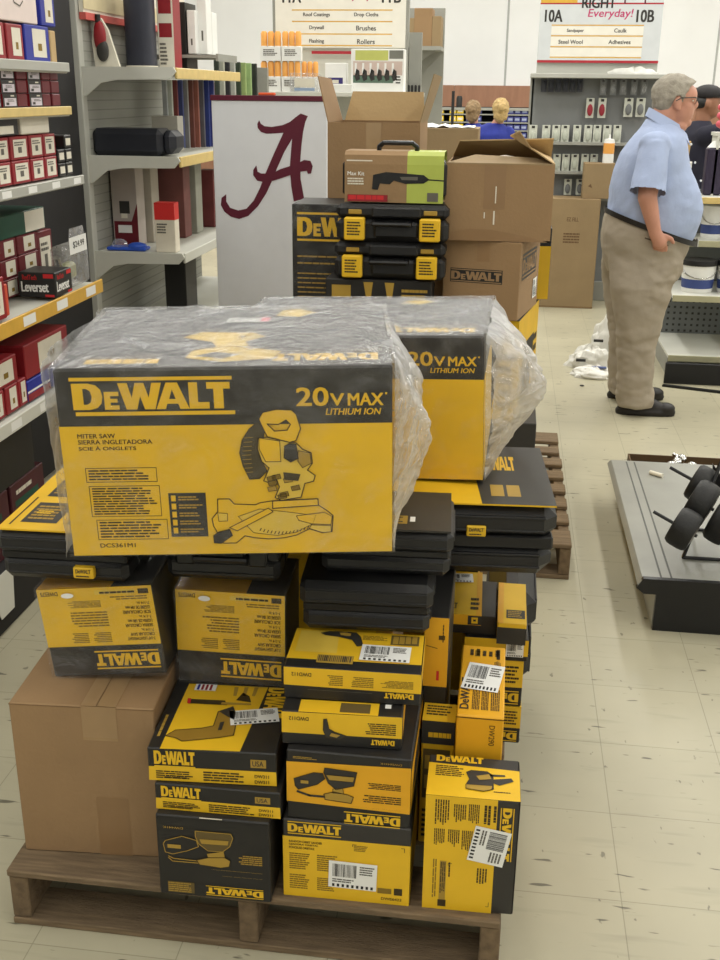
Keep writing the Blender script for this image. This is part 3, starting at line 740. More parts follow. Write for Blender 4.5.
# ------------------------------------------------------------------ the big mitre saw cartons
def miter_front(F, full=True):
    F.rect(YL, 0, 0, 1, .707, 1)
    F.rect(YL, .045, .940, .525, .958, 2); F.rect(YL, .055, .762, .53, .782, 2)
    F.logo(YL, .05, .793, .52, .928, False, 2)
    F.text(YL, '20', .715, .80, .808, .893, .05, 2); F.text(YL, 'V', .815, .80, .855, .862, .05, 2); F.text(YL, 'MAX', .868, .80, .972, .862, .05, 2)
    F.text(YL, 'LITHIUM ION', .80, .752, .962, .785, .035, 2, .2); F.rect(YL, .978, .855, .984, .865, 2)
    if not full: return
    for i, s in enumerate(('MITER SAW', 'SIERRA INGLETADORA', 'SCIE À ONGLETS')): F.text(INK, s, .052, .645-.032*i, (.165, .275, .225)[i], .668-.032*i, .03, 2)
    for a, n in (((.065, .41, .28, .485), 4), ((.07, .22, .285, .387), 11), ((.082, .09, .30, .20), 6)):
        F.line(INK, [(a[0], a[1]), (a[2], a[1]), (a[2], a[3]), (a[0], a[3])], .0012, 2, True); F.lines(INK, a[0]+.008, a[1]+.008, a[2]-.008, a[3]-.006, n, 2)
    F.rect(DK, .31, .10, .425, .345, 2)
    for k in range(5): F.rect(YL, .318, .12+.045*k, .332, .152+.045*k, 3); F.lines(YLD, .34, .122+.045*k, .415, .15+.045*k, 2, 3)
    F.text(INK, 'DCS361M1', .085, .045, .195, .068, .03, 2)
    g = lambda x, y: (((195+x/4.645)-(57+((395+y/4.645)-371)*.09))/(392-(57+((395+y/4.645)-371)*.09)), 1-((395+y/4.645)-368.5)/186.5)
    O = INK; t = .0018
    shape(F, g, [(105, 475), (160, 475), (182, 500), (280, 505), (300, 496), (360, 487), (570, 480), (572, 510), (615, 540), (640, 562), (635, 640), (590, 645), (530, 625), (470, 655), (410, 668), (340, 672), (275, 665), (230, 655), (190, 690), (130, 690), (85, 605), (78, 570), (105, 535)], YL, O, t)
    shape(F, g, [(200, 560), (300, 525), (420, 540), (560, 560), (545, 600), (470, 640), (380, 655), (270, 640)], YLP, O, .001, 4)
    shape(F, g, [(105, 540), (150, 545), (150, 580), (110, 582)], YLP, O, .001, 5)
    for k in range(14): F.line(O, tr(g, (300+17*k, 648-(k-6)**2*.5), (306+17*k, 636-(k-6)**2*.5)), .0016, 6)
    shape(F, g, [(470, 560), (600, 545), (636, 565), (630, 605), (540, 600), (480, 582)], YL, O, .0012, 5)
    shape(F, g, [(540, 605), (630, 610), (632, 640), (590, 643), (530, 622)], YLP, O, .0012, 5)
    shape(F, g, [(360, 487), (570, 479), (572, 510), (360, 522)], YL, O, t, 6)
    shape(F, g, [(160, 612), (340, 520), (362, 538), (195, 628)], YL, O, .0014, 7)
    shape(F, g, [(85, 650), (110, 632), (160, 620), (172, 650), (120, 688), (88, 685)], DK, O, t, 8)
    shape(F, g, [(290, 122), (255, 150), (222, 200), (210, 260), (225, 320), (255, 382), (300, 380), (335, 345), (312, 300), (300, 240), (318, 200), (325, 160), (305, 130)], mat('ink_guard', (74, 66, 46)), O, t, 4)
    for k in range(9): F.line(YLD, tr(g, (222+3*abs(k-4), 190+20*k), (262+2*abs(k-4), 188+20*k)), .001, 6)
    shape(F, g, [(295, 195), (345, 185), (440, 212), (470, 215), (500, 245), (540, 262), (545, 310), (522, 342), (558, 368), (550, 395), (510, 405), (492, 470), (400, 484), (372, 470), (392, 420), (378, 380), (345, 400), (320, 390), (345, 330), (312, 300), (292, 240)], YLP, O, t, 6)
    for k in range(8):
        a = rnd.uniform(330, 480); b = rnd.uniform(330, 460); shape(F, g, [(a, b), (a+38, b-8), (a+44, b+14), (a+6, b+20)], rnd.choice((YLD, YL, INKL)), O, .0009, 8)
    shape(F, g, [(410, 350), (490, 360), (480, 392), (415, 385)], mat('ink_guard', (74, 66, 46)), None, l=9)
    shape(F, g, [(480, 250), (535, 262), (540, 310), (500, 330), (478, 300)], YLD, O, .0012, 8)
    shape(F, g, [(300, 190), (395, 205), (400, 300), (330, 300), (300, 240)], YL, O, .0012, 8)
    shape(F, g, [(418, 228), (440, 216), (470, 220), (480, 285), (445, 302), (415, 282)], DK, O, t, 10)
    q = [(300, 105), (318, 75), (380, 62), (450, 66), (472, 85), (492, 150), (470, 205), (440, 212), (385, 198), (340, 188), (325, 160)]
    F.poly(YL, tr(g, *q), 7, tr(g, (338, 127), (390, 130), (425, 110), (445, 130), (430, 156), (372, 160))); F.line(O, tr(g, *q), t, 8, True)
    F.line(O, tr(g, (338, 127), (390, 130), (425, 110), (445, 130), (430, 156), (372, 160)), t, 8, True)
def miter_top(T):
    Q = T.flip(); g = lambda x, y: (x, y)
    Q.logo(YL, .04, .82, .36, .92, False); Q.lines(YL, .70, .86, .93, .93, 1, fill=.9)
    g = lambda x, y: (x-.06, y-.13)
    shape(T, g, [(.40, .58), (.45, .66), (.62, .64), (.66, .58), (.60, .50), (.62, .40), (.72, .34), (.70, .24), (.55, .2), (.44, .26), (.45, .36), (.52, .42), (.50, .5)], YLP, YL, .003)
    shape(T, g, [(.46, .28), (.55, .24), (.60, .30), (.52, .34)], GRYP, None, l=5); T.poly(YLP, [(.62, .82), (.70, .80), (.76, .88), (.70, .95), (.64, .93)], 3)
W, D, H = .589, .458, .357
t = thing('mitre_saw_carton', 'huge black and yellow mitre saw carton in clear plastic, front and centre', 'box', (-.470, 1.758, .852), (R(1.9), R(-1.1), R(8.6)), 'plastic-wrapped mitre saw cartons')
mb = MB(); mb.box(DK, (-W/2, 0, 0), (W/2, D, H), .004); fc = faces(mb, W, D, H)
miter_front(fc['F']); miter_top(fc['T']); fc['R'].rect(YL, 0, 0, 1, .707, 1); fc['L'].rect(YL, 0, 0, 1, .707, 1); fc['B'].rect(YL, 0, 0, 1, .707, 1)
mb.build('carton', t)
sticker(fc['T'], .53, .74, .085, .036, -3, t, 6, 'white barcode sticker with a pink end', True)  

def nz(x, y, z, s): return noise.noise(Vector((x, y, z))*s)
def crumple(x, y, z, a, s):
    return a*(abs(nz(x, y, z, s))*1.3+.6*abs(nz(x+3, y, z+5, s*2.3))+.35*abs(nz(x, y+7, z, s*5)))
def wrap(t, w, d, h, bulge, left, seed, drop=.0, dense=None):
    mb = MB()
    def top(u, v):
        x = -w/2-.006+(w+.012)*u; y = -.004+(d+.01)*v
        e = min(u, 1-u, v, 1-v)*12
        return (x, y, h+.004+min(1, e)*crumple(x, y, seed, .007, 6)+.010*max(0, u-.8)*5*abs(nz(x, y, seed, 9)))
    mb.grid(FILMT, top, 70, 50)
    def front(u, v):
        x = -w/2-.006+(w+.012)*u; z = (h+.004)*v
        return (x, -.004-.35*crumple(x, seed, z, .008, 6), z)
    mb.grid(FILM, front, 60, 40)
    def lft(u, v):                                       # left side, slack film
        y = d*u; z = (h+.004)*v; k = math.sin(PI*min(1, u*1.2+.12))**.7 if u < .9 else .3
        return (-w/2-.005-left*k*(.35+.65*v)-crumple(seed, y, z, .014, 9)*k, y-.004, z-.004*(1-v))
    mb.grid(FILM2, lft, 36, 36)
    def rgt(u, v):                                       # right side, torn bag hanging off the box
        y = d*u*1.02-.004; z0 = (h+.004)*v; tt = 1-v
        B = bulge*math.sin(PI*min(1, tt**.74))**1.15*(1.12-.5*u)
        k = max(0, math.sin(PI*(u*.84+.12*min(1, u*8))))**.5 if u > 0 else 0
        k *= 1 if u < .92 else (1-u)/.08
        fold = nz(seed, y*2.2, z0*.7, 9)+.5*nz(seed+4, y*3.2, z0*1.3, 15)+.25*nz(seed, y*2, z0*2, 30)
        e = min(1, u*9)*math.sin(PI*min(1, tt*.96+.02))**.5
        return (w/2+.004+B*k+(.012+bulge*.16)*fold*e, y+.012*e*nz(y, z0, seed+2, 10), z0-drop*k*tt+.018*e*nz(y, z0, seed, 8))
    mb.grid(dense or FILM2, rgt, 70, 60)
    o = mb.build('plastic_bag', t, smooth=True, ang=80); o['label'] = 'loose crumpled clear plastic bag'
wrap(t, W, D, H, .062, .022, 1.7)

t = thing('mitre_saw_carton', 'second plastic-wrapped mitre saw carton behind to the right, half hidden', 'box', (-.318, 2.285, .824), (0, R(-2.2), R(-1)), 'plastic-wrapped mitre saw cartons')
W2, D2, H2 = .59, .46, .330
mb = MB(); mb.box(DK, (-W2/2, 0, 0), (W2/2, D2, H2), .004); fc = faces(mb, W2, D2, H2)
miter_front(fc['F'], False); miter_top(fc['T']); fc['R'].rect(YL, 0, 0, 1, .707, 1); fc['L'].rect(YL, 0, 0, 1, .707, 1)
mb.build('carton', t)
wrap(t, W2, D2, H2, .125, .02, 8.3, .012, FILM3)

# ================================================================== REAR STACK (second pallet)
PX = -.216
def pr_big(fc):
    for s in 'FBLR': fc[s].rect(YL, 0, 0, 1, .62, 1); fc[s].logo(YL, .06, .7, .6, .93)
carton('tool_carton', 'large yellow and black carton low on the rear pallet, its corner showing past the bag', 'box', (-.29, 3.62, .14), (.86, .9, .43), pr_big, DK)
def pr_zig(fc):
    for s in 'FR':
        f = fc[s]; f.poly(YL, [(.72, 0), (1, 0), (1, 1), (.86, 1)], 1); f.poly(YL, [(0, .0), (.2, 0), (.32, 1), (0, 1)], 1); f.lines(INK, .8, .1, .98, .7, 5, 2)
    fc['R'].rect(YL, 0, .7, 1, 1, 2)
carton('tool_carton', 'black and yellow carton right under the small open brown carton', 'box', (-.09, 3.66, .572), (.30, .44, .355), pr_zig, DK2, (0, 0, -10))
def pr_dew(fc):
    F = fc['F']; F.logo(YL, .06, .68, 1.02, .93)
    for i in range(2): F.lines(YLD, .06, .53-.06*i, .60, .565-.06*i, 1, fill=.4)
    for i in range(6): F.lines(YLD, .06, .38-.042*i, .62, .41-.042*i, 1, fill=.4)
carton('tool_carton', 'wide black carton with large cropped yellow lettering, left of the latch cases', 'box', (-.595, 3.72, .90), (.30, .24, .392), pr_dew, DK2, stickers=(lambda fc, t: (lambda mb: (mb.grid(FILM, lambda u, v: (-.153+.306*u, -.003-.004*abs(noise.noise(Vector((u*4, v*5, 2)))), .394*v), 12, 14), mb.build('clear_wrap', t, smooth=True)))(MB()),))
carton('tool_carton', 'large yellow and black carton low in the rear stack under the wide black carton', 'box', (-.50, 3.66, .572), (.48, .5, .325), pr_big, DK)
def pr_nail(fc):
    F = fc['F']; F.rect(YLD, .06, .62, .24, .88, 1)
    for x in (.40, .60):
        F.poly(YLD, [(x-.04, .95), (x+.05, .95), (x+.03, .6), (x+.08, .3), (x+.1, .12), (x-.08, .12), (x-.06, .35), (x-.01, .6)], 1)
        F.poly(DK2, [(x-.03, .25), (x+.05, .25), (x+.05, .4), (x-.01, .4)], 2)
    F.lines(YLD, .72, .1, .97, .85, 7); F.rect(YL, .06, .0, .2, .04, 2)
carton('tool_carton', 'black carton with two nailer pictures under the latch cases, rear stack', 'box', (-.42, 3.56, .90), (.36, .15, .165), pr_nail, DK2)
carton('cardboard_box', 'plain brown carton hidden behind the nailer carton inside the rear stack', 'box', (-.32, 3.73, .90), (.22, .22, .17), None, KR)
def latch_case(label, pos):
    w, d, h = .372, .15, .1215
    t = thing('latch_tool_case', label, 'tool case', pos, (0, 0, 0), 'stacking cases with yellow latches')
    mb = MB(); mb.box(PLB, (-w/2, 0, 0), (w/2, d, h*.60), .014); mb.box(PLB, (-w*.16, -.014, .015), (w*.24, .02, h*.55), .008); mb.build('lower_shell', t, smooth=True)
    mb = MB(); mb.box(PLB, (-w/2, 0, h*.62), (w/2, d, h), .014); mb.box(PLB, (-w*.18, -.012, h*.66), (w*.26, .02, h*.95), .006); mb.build('lid', t, smooth=True)
    for x in (-w*.33, w*.34):
        mb = MB(); mb.box(YL, (x-.034, -.022, h*.06), (x+.034, .01, h*.66), .004); f = Face(mb, (x-.034, -.022, h*.06), (1, 0, 0), (0, 0, 1), .068, h*.6)
        f.lines(INK, .15, .2, .85, .85, 5, 1); mb.build('latch', t)['label'] = 'yellow latch'
        mb = MB(); mb.box(YLD, (x-.022, -.003, h*.74), (x+.022, .01, h*.86), .002); mb.build('badge', t)
    mb = MB(); mb.tube(PLB2, [(-.06, .01, h*.55), (-.06, -.024, h*.5), (.06, -.024, h*.5), (.06, .01, h*.55)], .008); mb.build('handle', t, smooth=True)
    return t
latch_case('black stacking case with two yellow latches, lower of the pair in the rear stack', (-.385, 3.56, 1.0665))
latch_case('black stacking case with two yellow latches, upper of the pair under the lime-banded tool bag', (-.378, 3.56, 1.190))
# tool kit with a kraft / lime wrapper
LIME = mat('lime_green', (176, 188, 86), .5, .06)
t = thing('tool_kit_bag', 'soft tool kit wrapped in brown and lime green card, on the latch cases', 'tool kit', (-.378, 3.585, 1.313))
w, d, h = .345, .13, .165
mb = MB(); mb.box(PLB, (-w/2, 0, 0), (w/2, d, h-.012), .03); mb.build('bag', t, smooth=True)
mb = MB()
prof = [(-.008, .004), (-.010, h-.04), (-.006, h-.012), (.012, h), (d-.01, h), (d+.008, h-.02), (d+.008, .004)]
def strip(x0, x1, m):
    n = len(prof); vs = [(x0, y, z) for y, z in prof]+[(x1, y, z) for y, z in prof]
    mb.add(vs, [(i, i+1, n+i+1, n+i) for i in range(n-1)], m)
strip(-w/2+.012, .045, KR); strip(.045, w/2-.008, LIME)
f = Face(mb, (-w/2+.012, -.0105, .004), (1, 0, 0), (0, .002/.12, 1), w-.02, h-.044)
f.rect(WHT2, .02, .93, .28, 1.1, 1); f.text(WHT, 'Max Kit', .03, .70, .20, .80, .02, 2); f.lines(WHT2, .03, .45, .2, .65, 3)
f.rect(RED, .03, .02, .44, .2, 1); f.lines(REDB, .04, .04, .42, .18, 1, 2, .8); f.rect(GRYP, .84, .05, .95, .28, 1)
f.poly(PLB2, [(.28, .35), (.29, .72), (.42, .80), (.55, .78), (.80, .74), (.86, .62), (.8, .52), (.62, .50), (.50, .58), (.46, .48), (.36, .50), (.34, .33)], 2)
f.poly(GRYP, [(.56, .68), (.74, .69), (.74, .60), (.58, .6)], 3); f.line(PLB2, [(.84, .62), (1, .60)], .004, 2)
mb.build('printed_wrapper', t)['label'] = 'brown and lime green printed card wrapper'
mb = MB(); mb.tube(PLB2, [(-.055, .06, h-.05), (-.055, .055, h+.012), (-.04, .05, h+.024), (.055, .05, h+.024), (.07, .055, h+.012), (.07, .06, h-.05)], .008); mb.build('handle', t, smooth=True)
# open flap carton
t = thing('cardboard_box', 'open brown carton with raised flaps behind the lime-banded tool bag', 'box', (-.495, 3.98, .90))
w, d, h = .335, .34, .655; th = .005
mb = MB()
mb.box(KR, (-w/2, 0, 0), (w/2, th, h)); mb.box(KR, (-w/2, d-th, 0), (w/2, d, h)); mb.box(KR, (-w/2, th, 0), (-w/2+th, d-th, h)); mb.box(KR, (w/2-th, th, 0), (w/2, d-th, h)); mb.box(KR, (-w/2, 0, 0), (w/2, d, th))
f = Face(mb, (-w/2, 0, 0), (1, 0, 0), (0, 0, 1), w, h); f.rect(KTAPE2, .42, .72, .58, 1, 1)
mb.build('carton', t)
def flap(pts, off, m=KR): mb = MB(); mb.prism(m, pts, off); mb.build('flap', t)
flap([(-w/2+.012, d, h), (w/2-.012, d, h), (w/2-.02, d+.02, h+.105), (-w/2+.04, d+.02, h+.105)], (0, .004, 0), KR2)
flap([(-w/2, 0, h), (-w/2, d, h), (-w/2-.045, d, h+.15), (-w/2-.04, .02, h+.155)], (.004, 0, 0))
flap([(w/2, 0, h-.0), (w/2, d, h), (w/2+.05, d, h+.16), (w/2+.045, .01, h+.165)], (-.004, 0, 0), KR3)
# branded small brown carton and the taller open one above
def pr_kraft(fc):
    F, R_ = fc['F'], fc['R']
    F.rect(DK2, .10, .46, .78, .64, 1); F.logo(KR, .11, .47, .77, .63, True, 2)
    R_.rect(DK2, .10, .50, .82, .84, 1); R_.logo(KR, .12, .53, .8, .81, True, 2)
    F.rect(KTAPE, .44, .74, .60, 1, 1)
t = carton('cardboard_box', 'small brown carton with dark printed lettering, right side of the rear stack', 'box', (-.08, 3.635, .932), (.266, .34, .262), pr_kraft, KR, (0, 0, -12), stickers=(lambda fc, t: sticker(fc['R'], .8, .28, .07, .07, 90, t),))
t = thing('cardboard_box', 'tall brown carton with torn open top on the small lettered carton', 'box', (-.034, 3.62, 1.196))
w, d, h = .352, .42, .245; th = .005
mb = MB()
mb.box(KR, (-w/2, 0, 0), (w/2, th, h)); mb.box(KR, (-w/2, d-th, 0), (w/2, d, h)); mb.box(KR, (-w/2, th, 0), (-w/2+th, d-th, h)); mb.box(KR, (w/2-th, th, 0), (w/2, d-th, h)); mb.box(KR, (-w/2, 0, 0), (w/2, d, th))
f = Face(mb, (-w/2, 0, 0), (1, 0, 0), (0, 0, 1), w, h); f.rect(KTAPE, .36, .42, .56, 1, 1)
f.rect(WHT2, .468, .50, .478, .72, 2); f.rect(WHT2, .458, .22, .472, .40, 2); f.rect(WHT2, .37, .3, .38, .38, 2)
f.poly(KTAPE, [(0.02, 0), (.03, .1), (.25, .16), (.45, .15), (.75, .08), (.98, 0)], 1)
mb.build('carton', t)
flap([(-w/2, 0, h), (w/2, 0, h), (w/2-.06, .13, h+.012), (-w/2+.09, .12, h+.02)], (0, 0, .004), KR3)
flap([(-w/2, d, h), (w/2, d, h), (w/2, d-.14, h+.07), (-w/2+.03, d-.16, h+.06)], (0, 0, .004), KR2)
flap([(w/2, 0, h), (w/2, d, h), (w/2-.15, d-.05, h+.075), (w/2-.12, .07, h+.10), (w/2-.08, .02, h+.05)], (0, 0, .004), KR2)
mb = MB()
mb.grid(WHT2, lambda u, v: (.0+.10*u-.03, .12+.12*v, h+.006+.010*math.sin(PI*u)*math.sin(PI*v)+.012*noise.noise(Vector((u*4, v*4, 1)))), 12, 10); mb.build('torn_paper', t, smooth=True)['label'] = 'torn white paper lining'
def pr_strip(fc): fc['R'].rect(YL, 0, 0, .8, .75, 1); fc['R'].lines(INK, .1, .1, .7, .6, 5, 2); fc['F'].rect(YL, .7, 0, 1, .75, 1)
carton('tool_carton', 'black and yellow carton peeking out behind the brown lettered carton', 'box', (.05, 4.06, .93), (.23, .2, .262), pr_strip, DK2)
# wooden slat leaning by the pallet, and the brown box behind the lime bag
carton('cardboard_box', 'brown carton far behind the lime-banded tool bag, papers on its top', 'box', (-.33, 5.3, 0), (.34, .3, 1.50), None, KR3, stickers=(lambda fc, t: (lambda mb: (mb.grid(WHT, lambda u, v: (-.15+.3*u, .02+.2*v, 1.503+.02*abs(noise.noise(Vector((u*5, v*4, 7))))), 10, 8), mb.build('paper_sheets', t)))(MB()),))

# ================================================================== SIGN BOARD WITH MAROON LETTER
MAR = mat('maroon_print', (92, 22, 44), .5, .04)
SGN = mat('sign_white', (226, 228, 232), .45, .02)
xa, xb, _, _ = rect(211, 94, 327, 97, 5.0)
ztop = at(270, 95.5, 5.0).z
t = thing('sign_board', 'tall white sign board with a large maroon script letter A', 'sign', ((xa+xb)/2, 5.0, 0))
w = xb-xa; h = ztop
mb = MB(); mb.box(SGN, (-w/2, 0, .02), (w/2, .03, h-.02), .003)
fq = Face(mb, (-w/2, 0, .02), (1, 0, 0), (0, 0, 1), w, h-.04)
q0 = at(211, 97, 5.0); 
def sg(x, y):
    p = at(205+x/5.54, 85+y/5.54, 5.0); return ((p.x-xa)/w, (p.z-.02)/(h-.04))
lay = 1
for pts in ([(300, 195), (310, 215), (330, 228), (370, 232), (430, 222), (470, 205), (500, 180), (530, 158), (570, 172), (556, 205), (545, 255), (480, 290), (440, 264), (390, 268), (340, 270), (310, 260), (292, 238), (290, 215)],
            [(436, 262), (490, 285), (440, 370), (400, 460), (370, 535), (340, 600), (295, 670), (240, 725), (190, 742), (145, 730), (108, 702), (88, 665), (92, 625), (118, 605), (118, 645), (140, 680), (185, 695), (230, 685), (270, 640), (305, 570), (335, 490), (380, 385)],
            [(546, 245), (535, 330), (528, 420), (530, 520), (550, 630), (492, 645), (478, 560), (470, 460), (478, 350), (486, 262)],
            [(285, 445), (292, 480), (312, 490), (370, 490), (420, 465), (500, 440), (550, 415), (585, 420), (597, 450), (588, 490), (570, 492), (565, 475), (530, 480), (440, 510), (380, 530), (330, 538), (290, 530), (268, 500), (268, 470)]):
    lay += 1; fq.poly(MAR, [sg(*p) for p in pts], lay)
mb.build('panel', t)
mb = MB(); mb.box(MAR, (-w/2-.004, -.004, h-.024), (w/2+.004, .034, h), .002); mb.build('top_edge', t)['label'] = 'maroon top edge strip'
for s in (-1, 1):
    mb = MB(); mb.box(STEELD, (s*w*.4-.03, -.15, 0), (s*w*.4+.03, .2, .02), .004); mb.build('foot', t)
t2 = MB(); t2.box(mat('orange_tag', (232, 92, 48)), (-1.15, 5.0, ztop+.0005), (-1.075, 5.03, ztop+.012), .003)
tag(t2.build('price_tag'), 'small orange tag lying on the top edge of the white sign board', 'tag')

# ================================================================== LEFT SHELVING
XF, XBK = -1.53, -1.98
SLOT = STEELD
t = thing('gondola_shelving', 'near left store shelving bay holding red boxes', 'shelving', (XF, 3.0, 0))
def shelf_local(tt, y0, y1, z, lip, lipm, depth=.45, th=.03, labels=0):
    oy = 3.0 if tt.location.y < 4 else tt.location.y
    mb = MB(); mb.box(STEELW, (-depth, y0-oy, z-th/2-.004), (0, y1-oy, z+th/2-.004), .003); s = mb.build('shelf', tt)
    m2 = MB(); m2.box(lipm, (0, y0-oy, z-lip/2), (.008, y1-oy, z+lip/2), .002)
    f = Face(m2, (.008, y0-oy, z-lip/2), (0, 1, 0), (0, 0, 1), y1-y0, lip)
    for k in range(labels): f.rect(WHT, .06+k/labels, .18, .06+k/labels+.35/labels, .82, 1)
    m2.build('price_rail', s)
for z, lip, m, y1, n in ((1.727, .03, STEEL, 3.745, 0), (1.588, .028, RAILY, 3.735, 0), (1.352, .032, STEEL, 3.80, 8), (.953, .05, RAILO, 3.905, 6), (.648, .045, STEELW, 3.62, 6)):
    shelf_local(t, 2.3, y1, z, lip, m, labels=n)
mb = MB(); mb.box(DARKV, (-.52, -.7, .02), (-.46, 1.95, 2.3)); mb.build('back_panel', t)
mb = MB(); mb.box(DARKV, (-.46, -.7, 0), (-.012, .62, .20), .004); mb.build('base', t)
for y in (-.65, .93): mb = MB(); mb.box(STEEL, (-.50, y, 0), (-.44, y+.03, 2.3)); mb.build('upright', t)

RUN2Y = 5.0
t = thing('gondola_shelving', 'farther left grey shelving bay with slotted back and bracketed shelves', 'shelving', (XF, RUN2Y, 0))
m = MB(); m.box(SLOT, (-.46, 0, 0), (-.45, 1.25, 2.7)); m.box(SLOT, (-.46, 1.25, 0), (-.45, 1.85, 1.9))
for k in range(60): m.box(mat('slot_dark', (130, 130, 123)), (-.4505, .01, .1+k*.043), (-.4492, 1.24 if k > 41 else 1.84, .105+k*.043))
m.build('back_panel', t)
m = MB(); m.box(STEEL, (-.535, -.01, 0), (-.448, .05, 2.75), .003); m.build('upright', t)
m = MB(); m.box(DARKV, (-.45, .01, 0), (0, 1.85, .1)); m.build('base', t)
for z, y1, rail in ((1.735, 1.22, RAILY), (1.345, 1.8, RAILY), (.90, 1.8, STEELW), (.50, 1.8, RAILY)):
    mb = MB(); mb.box(STEELW, (-.45, .012, z-.012), (-.012, y1, z+.012), .002); s = mb.build('shelf', t)
    m2 = MB(); m2.box(rail, (-.012, .02, z-.03), (0, y1, z+.018), .003); m2.build('price_rail', s)
    m3 = MB(); m3.prism(STEELW, [(-.45, 0, z+.02), (-.012, 0, z+.02), (0, 0, z+.0), (-.03, 0, z-.032), (-.28, 0, z-.036), (-.36, 0, z-.05), (-.43, 0, z-.105), (-.45, 0, z-.11)], (0, .012, 0)); m3.build('bracket', s)
mb = MB(); mb.box(STEELD, (-.46, .75, 1.815), (-.012, 1.15, 1.83)); mb.box(STEELD, (-.012, .75, 1.80), (0, 1.15, 1.835)); mb.build('shelf', t)

# ---- goods on the near bay
def goods(name, label, cat, y0, y1, z, h, depth, body, lab=None, group=None, front_x=XF-.03, logo=None, rz=0):
    """a shelf box: its +x side faces the aisle, its near end faces the camera"""
    mb = MB(); L_ = y1-y0; mb.box(body, (-depth, 0, 0), (0, L_, h), .003)
    A = Face(mb, (0, 0, 0), (0, 1, 0), (0, 0, 1), L_, h); E = Face(mb, (-depth, 0, 0), (1, 0, 0), (0, 0, 1), depth, h)
    if lab: lab(A, E)
    return tag(mb.build(name, None, (front_x, y0, z), (0, 0, R(rz))), label, cat, group)
def lab_white(A, E): A.rect(WHT2, .15, .12, .88, .88, 1); A.rect(GRYP, .4, .3, .6, .55, 2); A.lines(GRYP, .2, .6, .8, .8, 2, 2); E.rect(WHT2, .25, .38, .82, .62, 1); E.lines(RED2, .27, .42, .8, .58, 1, 2)
def lab_half(A, E): A.rect(WHT2, .3, .12, .85, .9, 1); A.rect(INKL, .5, .3, .66, .5, 2); E.rect(WHT2, .2, .4, .8, .6, 1)
def lab_black(A, E):
    A.rect(DK2, 0, 0, 1, 1, 1); A.rect(mat('label_lilac', (214, 206, 214), .6, .04), .1, .08, .92, .68, 2); A.rect(DK, .2, .15, .4, .35, 3); A.lines(GRYP, .3, .4, .85, .6, 2, 3); A.rect(WHT2, .55, .8, .8, .9, 2); E.rect(RED, 0, 0, 1, 1, 1)
# top shelf
zt = 1.742
goods('boxed_part', 'red box with white label on top left shelf, left of the blue box', 'box', 3.36, 3.475, zt, .105, .16, RED, lab_half)
goods('boxed_part', 'red box partly cut by the photo edge on the top left shelf', 'box', 3.20, 3.345, zt, .105, .16, RED, lab_half)
goods('boxed_part', 'blue box with white label at the front of the top left shelf', 'box', 3.49, 3.68, zt, .11, .16, BLU, lab_half)
goods('boxed_part', 'beige round-ended box right of the blue box on the top left shelf', 'box', 3.69, 3.735, zt, .10, .14, KR2)
goods('boxed_part', 'blue boxed part standing above the beige box on the top left shelf', 'box', 3.63, 3.745, zt+.112, .10, .15, BLU, lab_half)
goods('boxed_part', 'big white carton on top of the red and blue boxes, top left shelf', 'box', 3.20, 3.60, zt+.112, .16, .2, mat('carton_pinkish_white', (228, 212, 206), .6, .05), lambda A, E: (A.line(GRYP, [(.55, .6), (.58, .35), (.68, .3), (.74, .4)], .004), None))
# second shelf: stacked red packs
zt = 1.603
for i, (y0, y1) in enumerate(((3.285, 3.39), (3.40, 3.475), (3.48, 3.585), (3.59, 3.66), (3.665, 3.735))):
    for k in range(3):
        yo = (.012, 0, -.008)[k]*(-1 if i % 2 else 1)
        black = i in (0, 2)
        goods('bit_pack', ('black fronted red pack with pale label on the second left shelf' if black else 'plain dark red pack stacked on the second left shelf'), 'box', y0+yo*.3, y1+yo*.3-.004, zt+k*.041, .039, .12, RED2 if not black else RED, lab_black if black else None, 'labelled red packs on the second shelf' if black else 'plain red packs on the second shelf')
for k in range(3): goods('bit_pack', 'black fronted red pack with pale label on the second left shelf', 'box', 3.17, 3.275, zt+k*.041, .039, .12, RED, lab_black, 'labelled red packs on the second shelf')
# third shelf
zt = 1.37
for i, (y0, y1) in enumerate(((3.20, 3.30), (3.31, 3.44), (3.45, 3.555), (3.56, 3.66))):
    for k in range(2):
        lab = ('lower' if k == 0 else 'upper')+' red box on the third left shelf, '+('first from the photo edge', 'second from the photo edge', 'third from the photo edge', 'beside the small black boxes')[i]
        goods('boxed_part', lab, 'box', y0, y1, zt+k*.073, .071, (.19, .22, .16, .14)[i], RED, lab_white, 'red boxes on the third shelf')
for k, (y0, z) in enumerate(((3.675, zt), (3.74, zt), (3.675, zt+.046), (3.74, zt+.046), (3.74, zt+.092))):
    goods('boxed_part', 'small black box with white label, '+('bottom left', 'bottom right', 'middle left', 'middle right', 'topmost')[k]+' of the group by the shelf upright', 'box', y0, y0+.058, z, .043, .12, DK2, lambda A, E: A.rect(WHT2, .15, .2, .85, .75, 1), 'small black boxes on the third shelf')
goods('boxed_part', 'white carton with a lifted flap on top of the red boxes, third left shelf', 'box', 3.40, 3.62, zt+.148, .07, .16, WHT2)
goods('boxed_part', 'dark round-edged box behind the white carton at the photo edge, third left shelf', 'box', 3.2, 3.38, zt+.148, .06, .18, DK2, lambda A, E: A.rect(WHT2, .1, .1, .8, .5, 1))
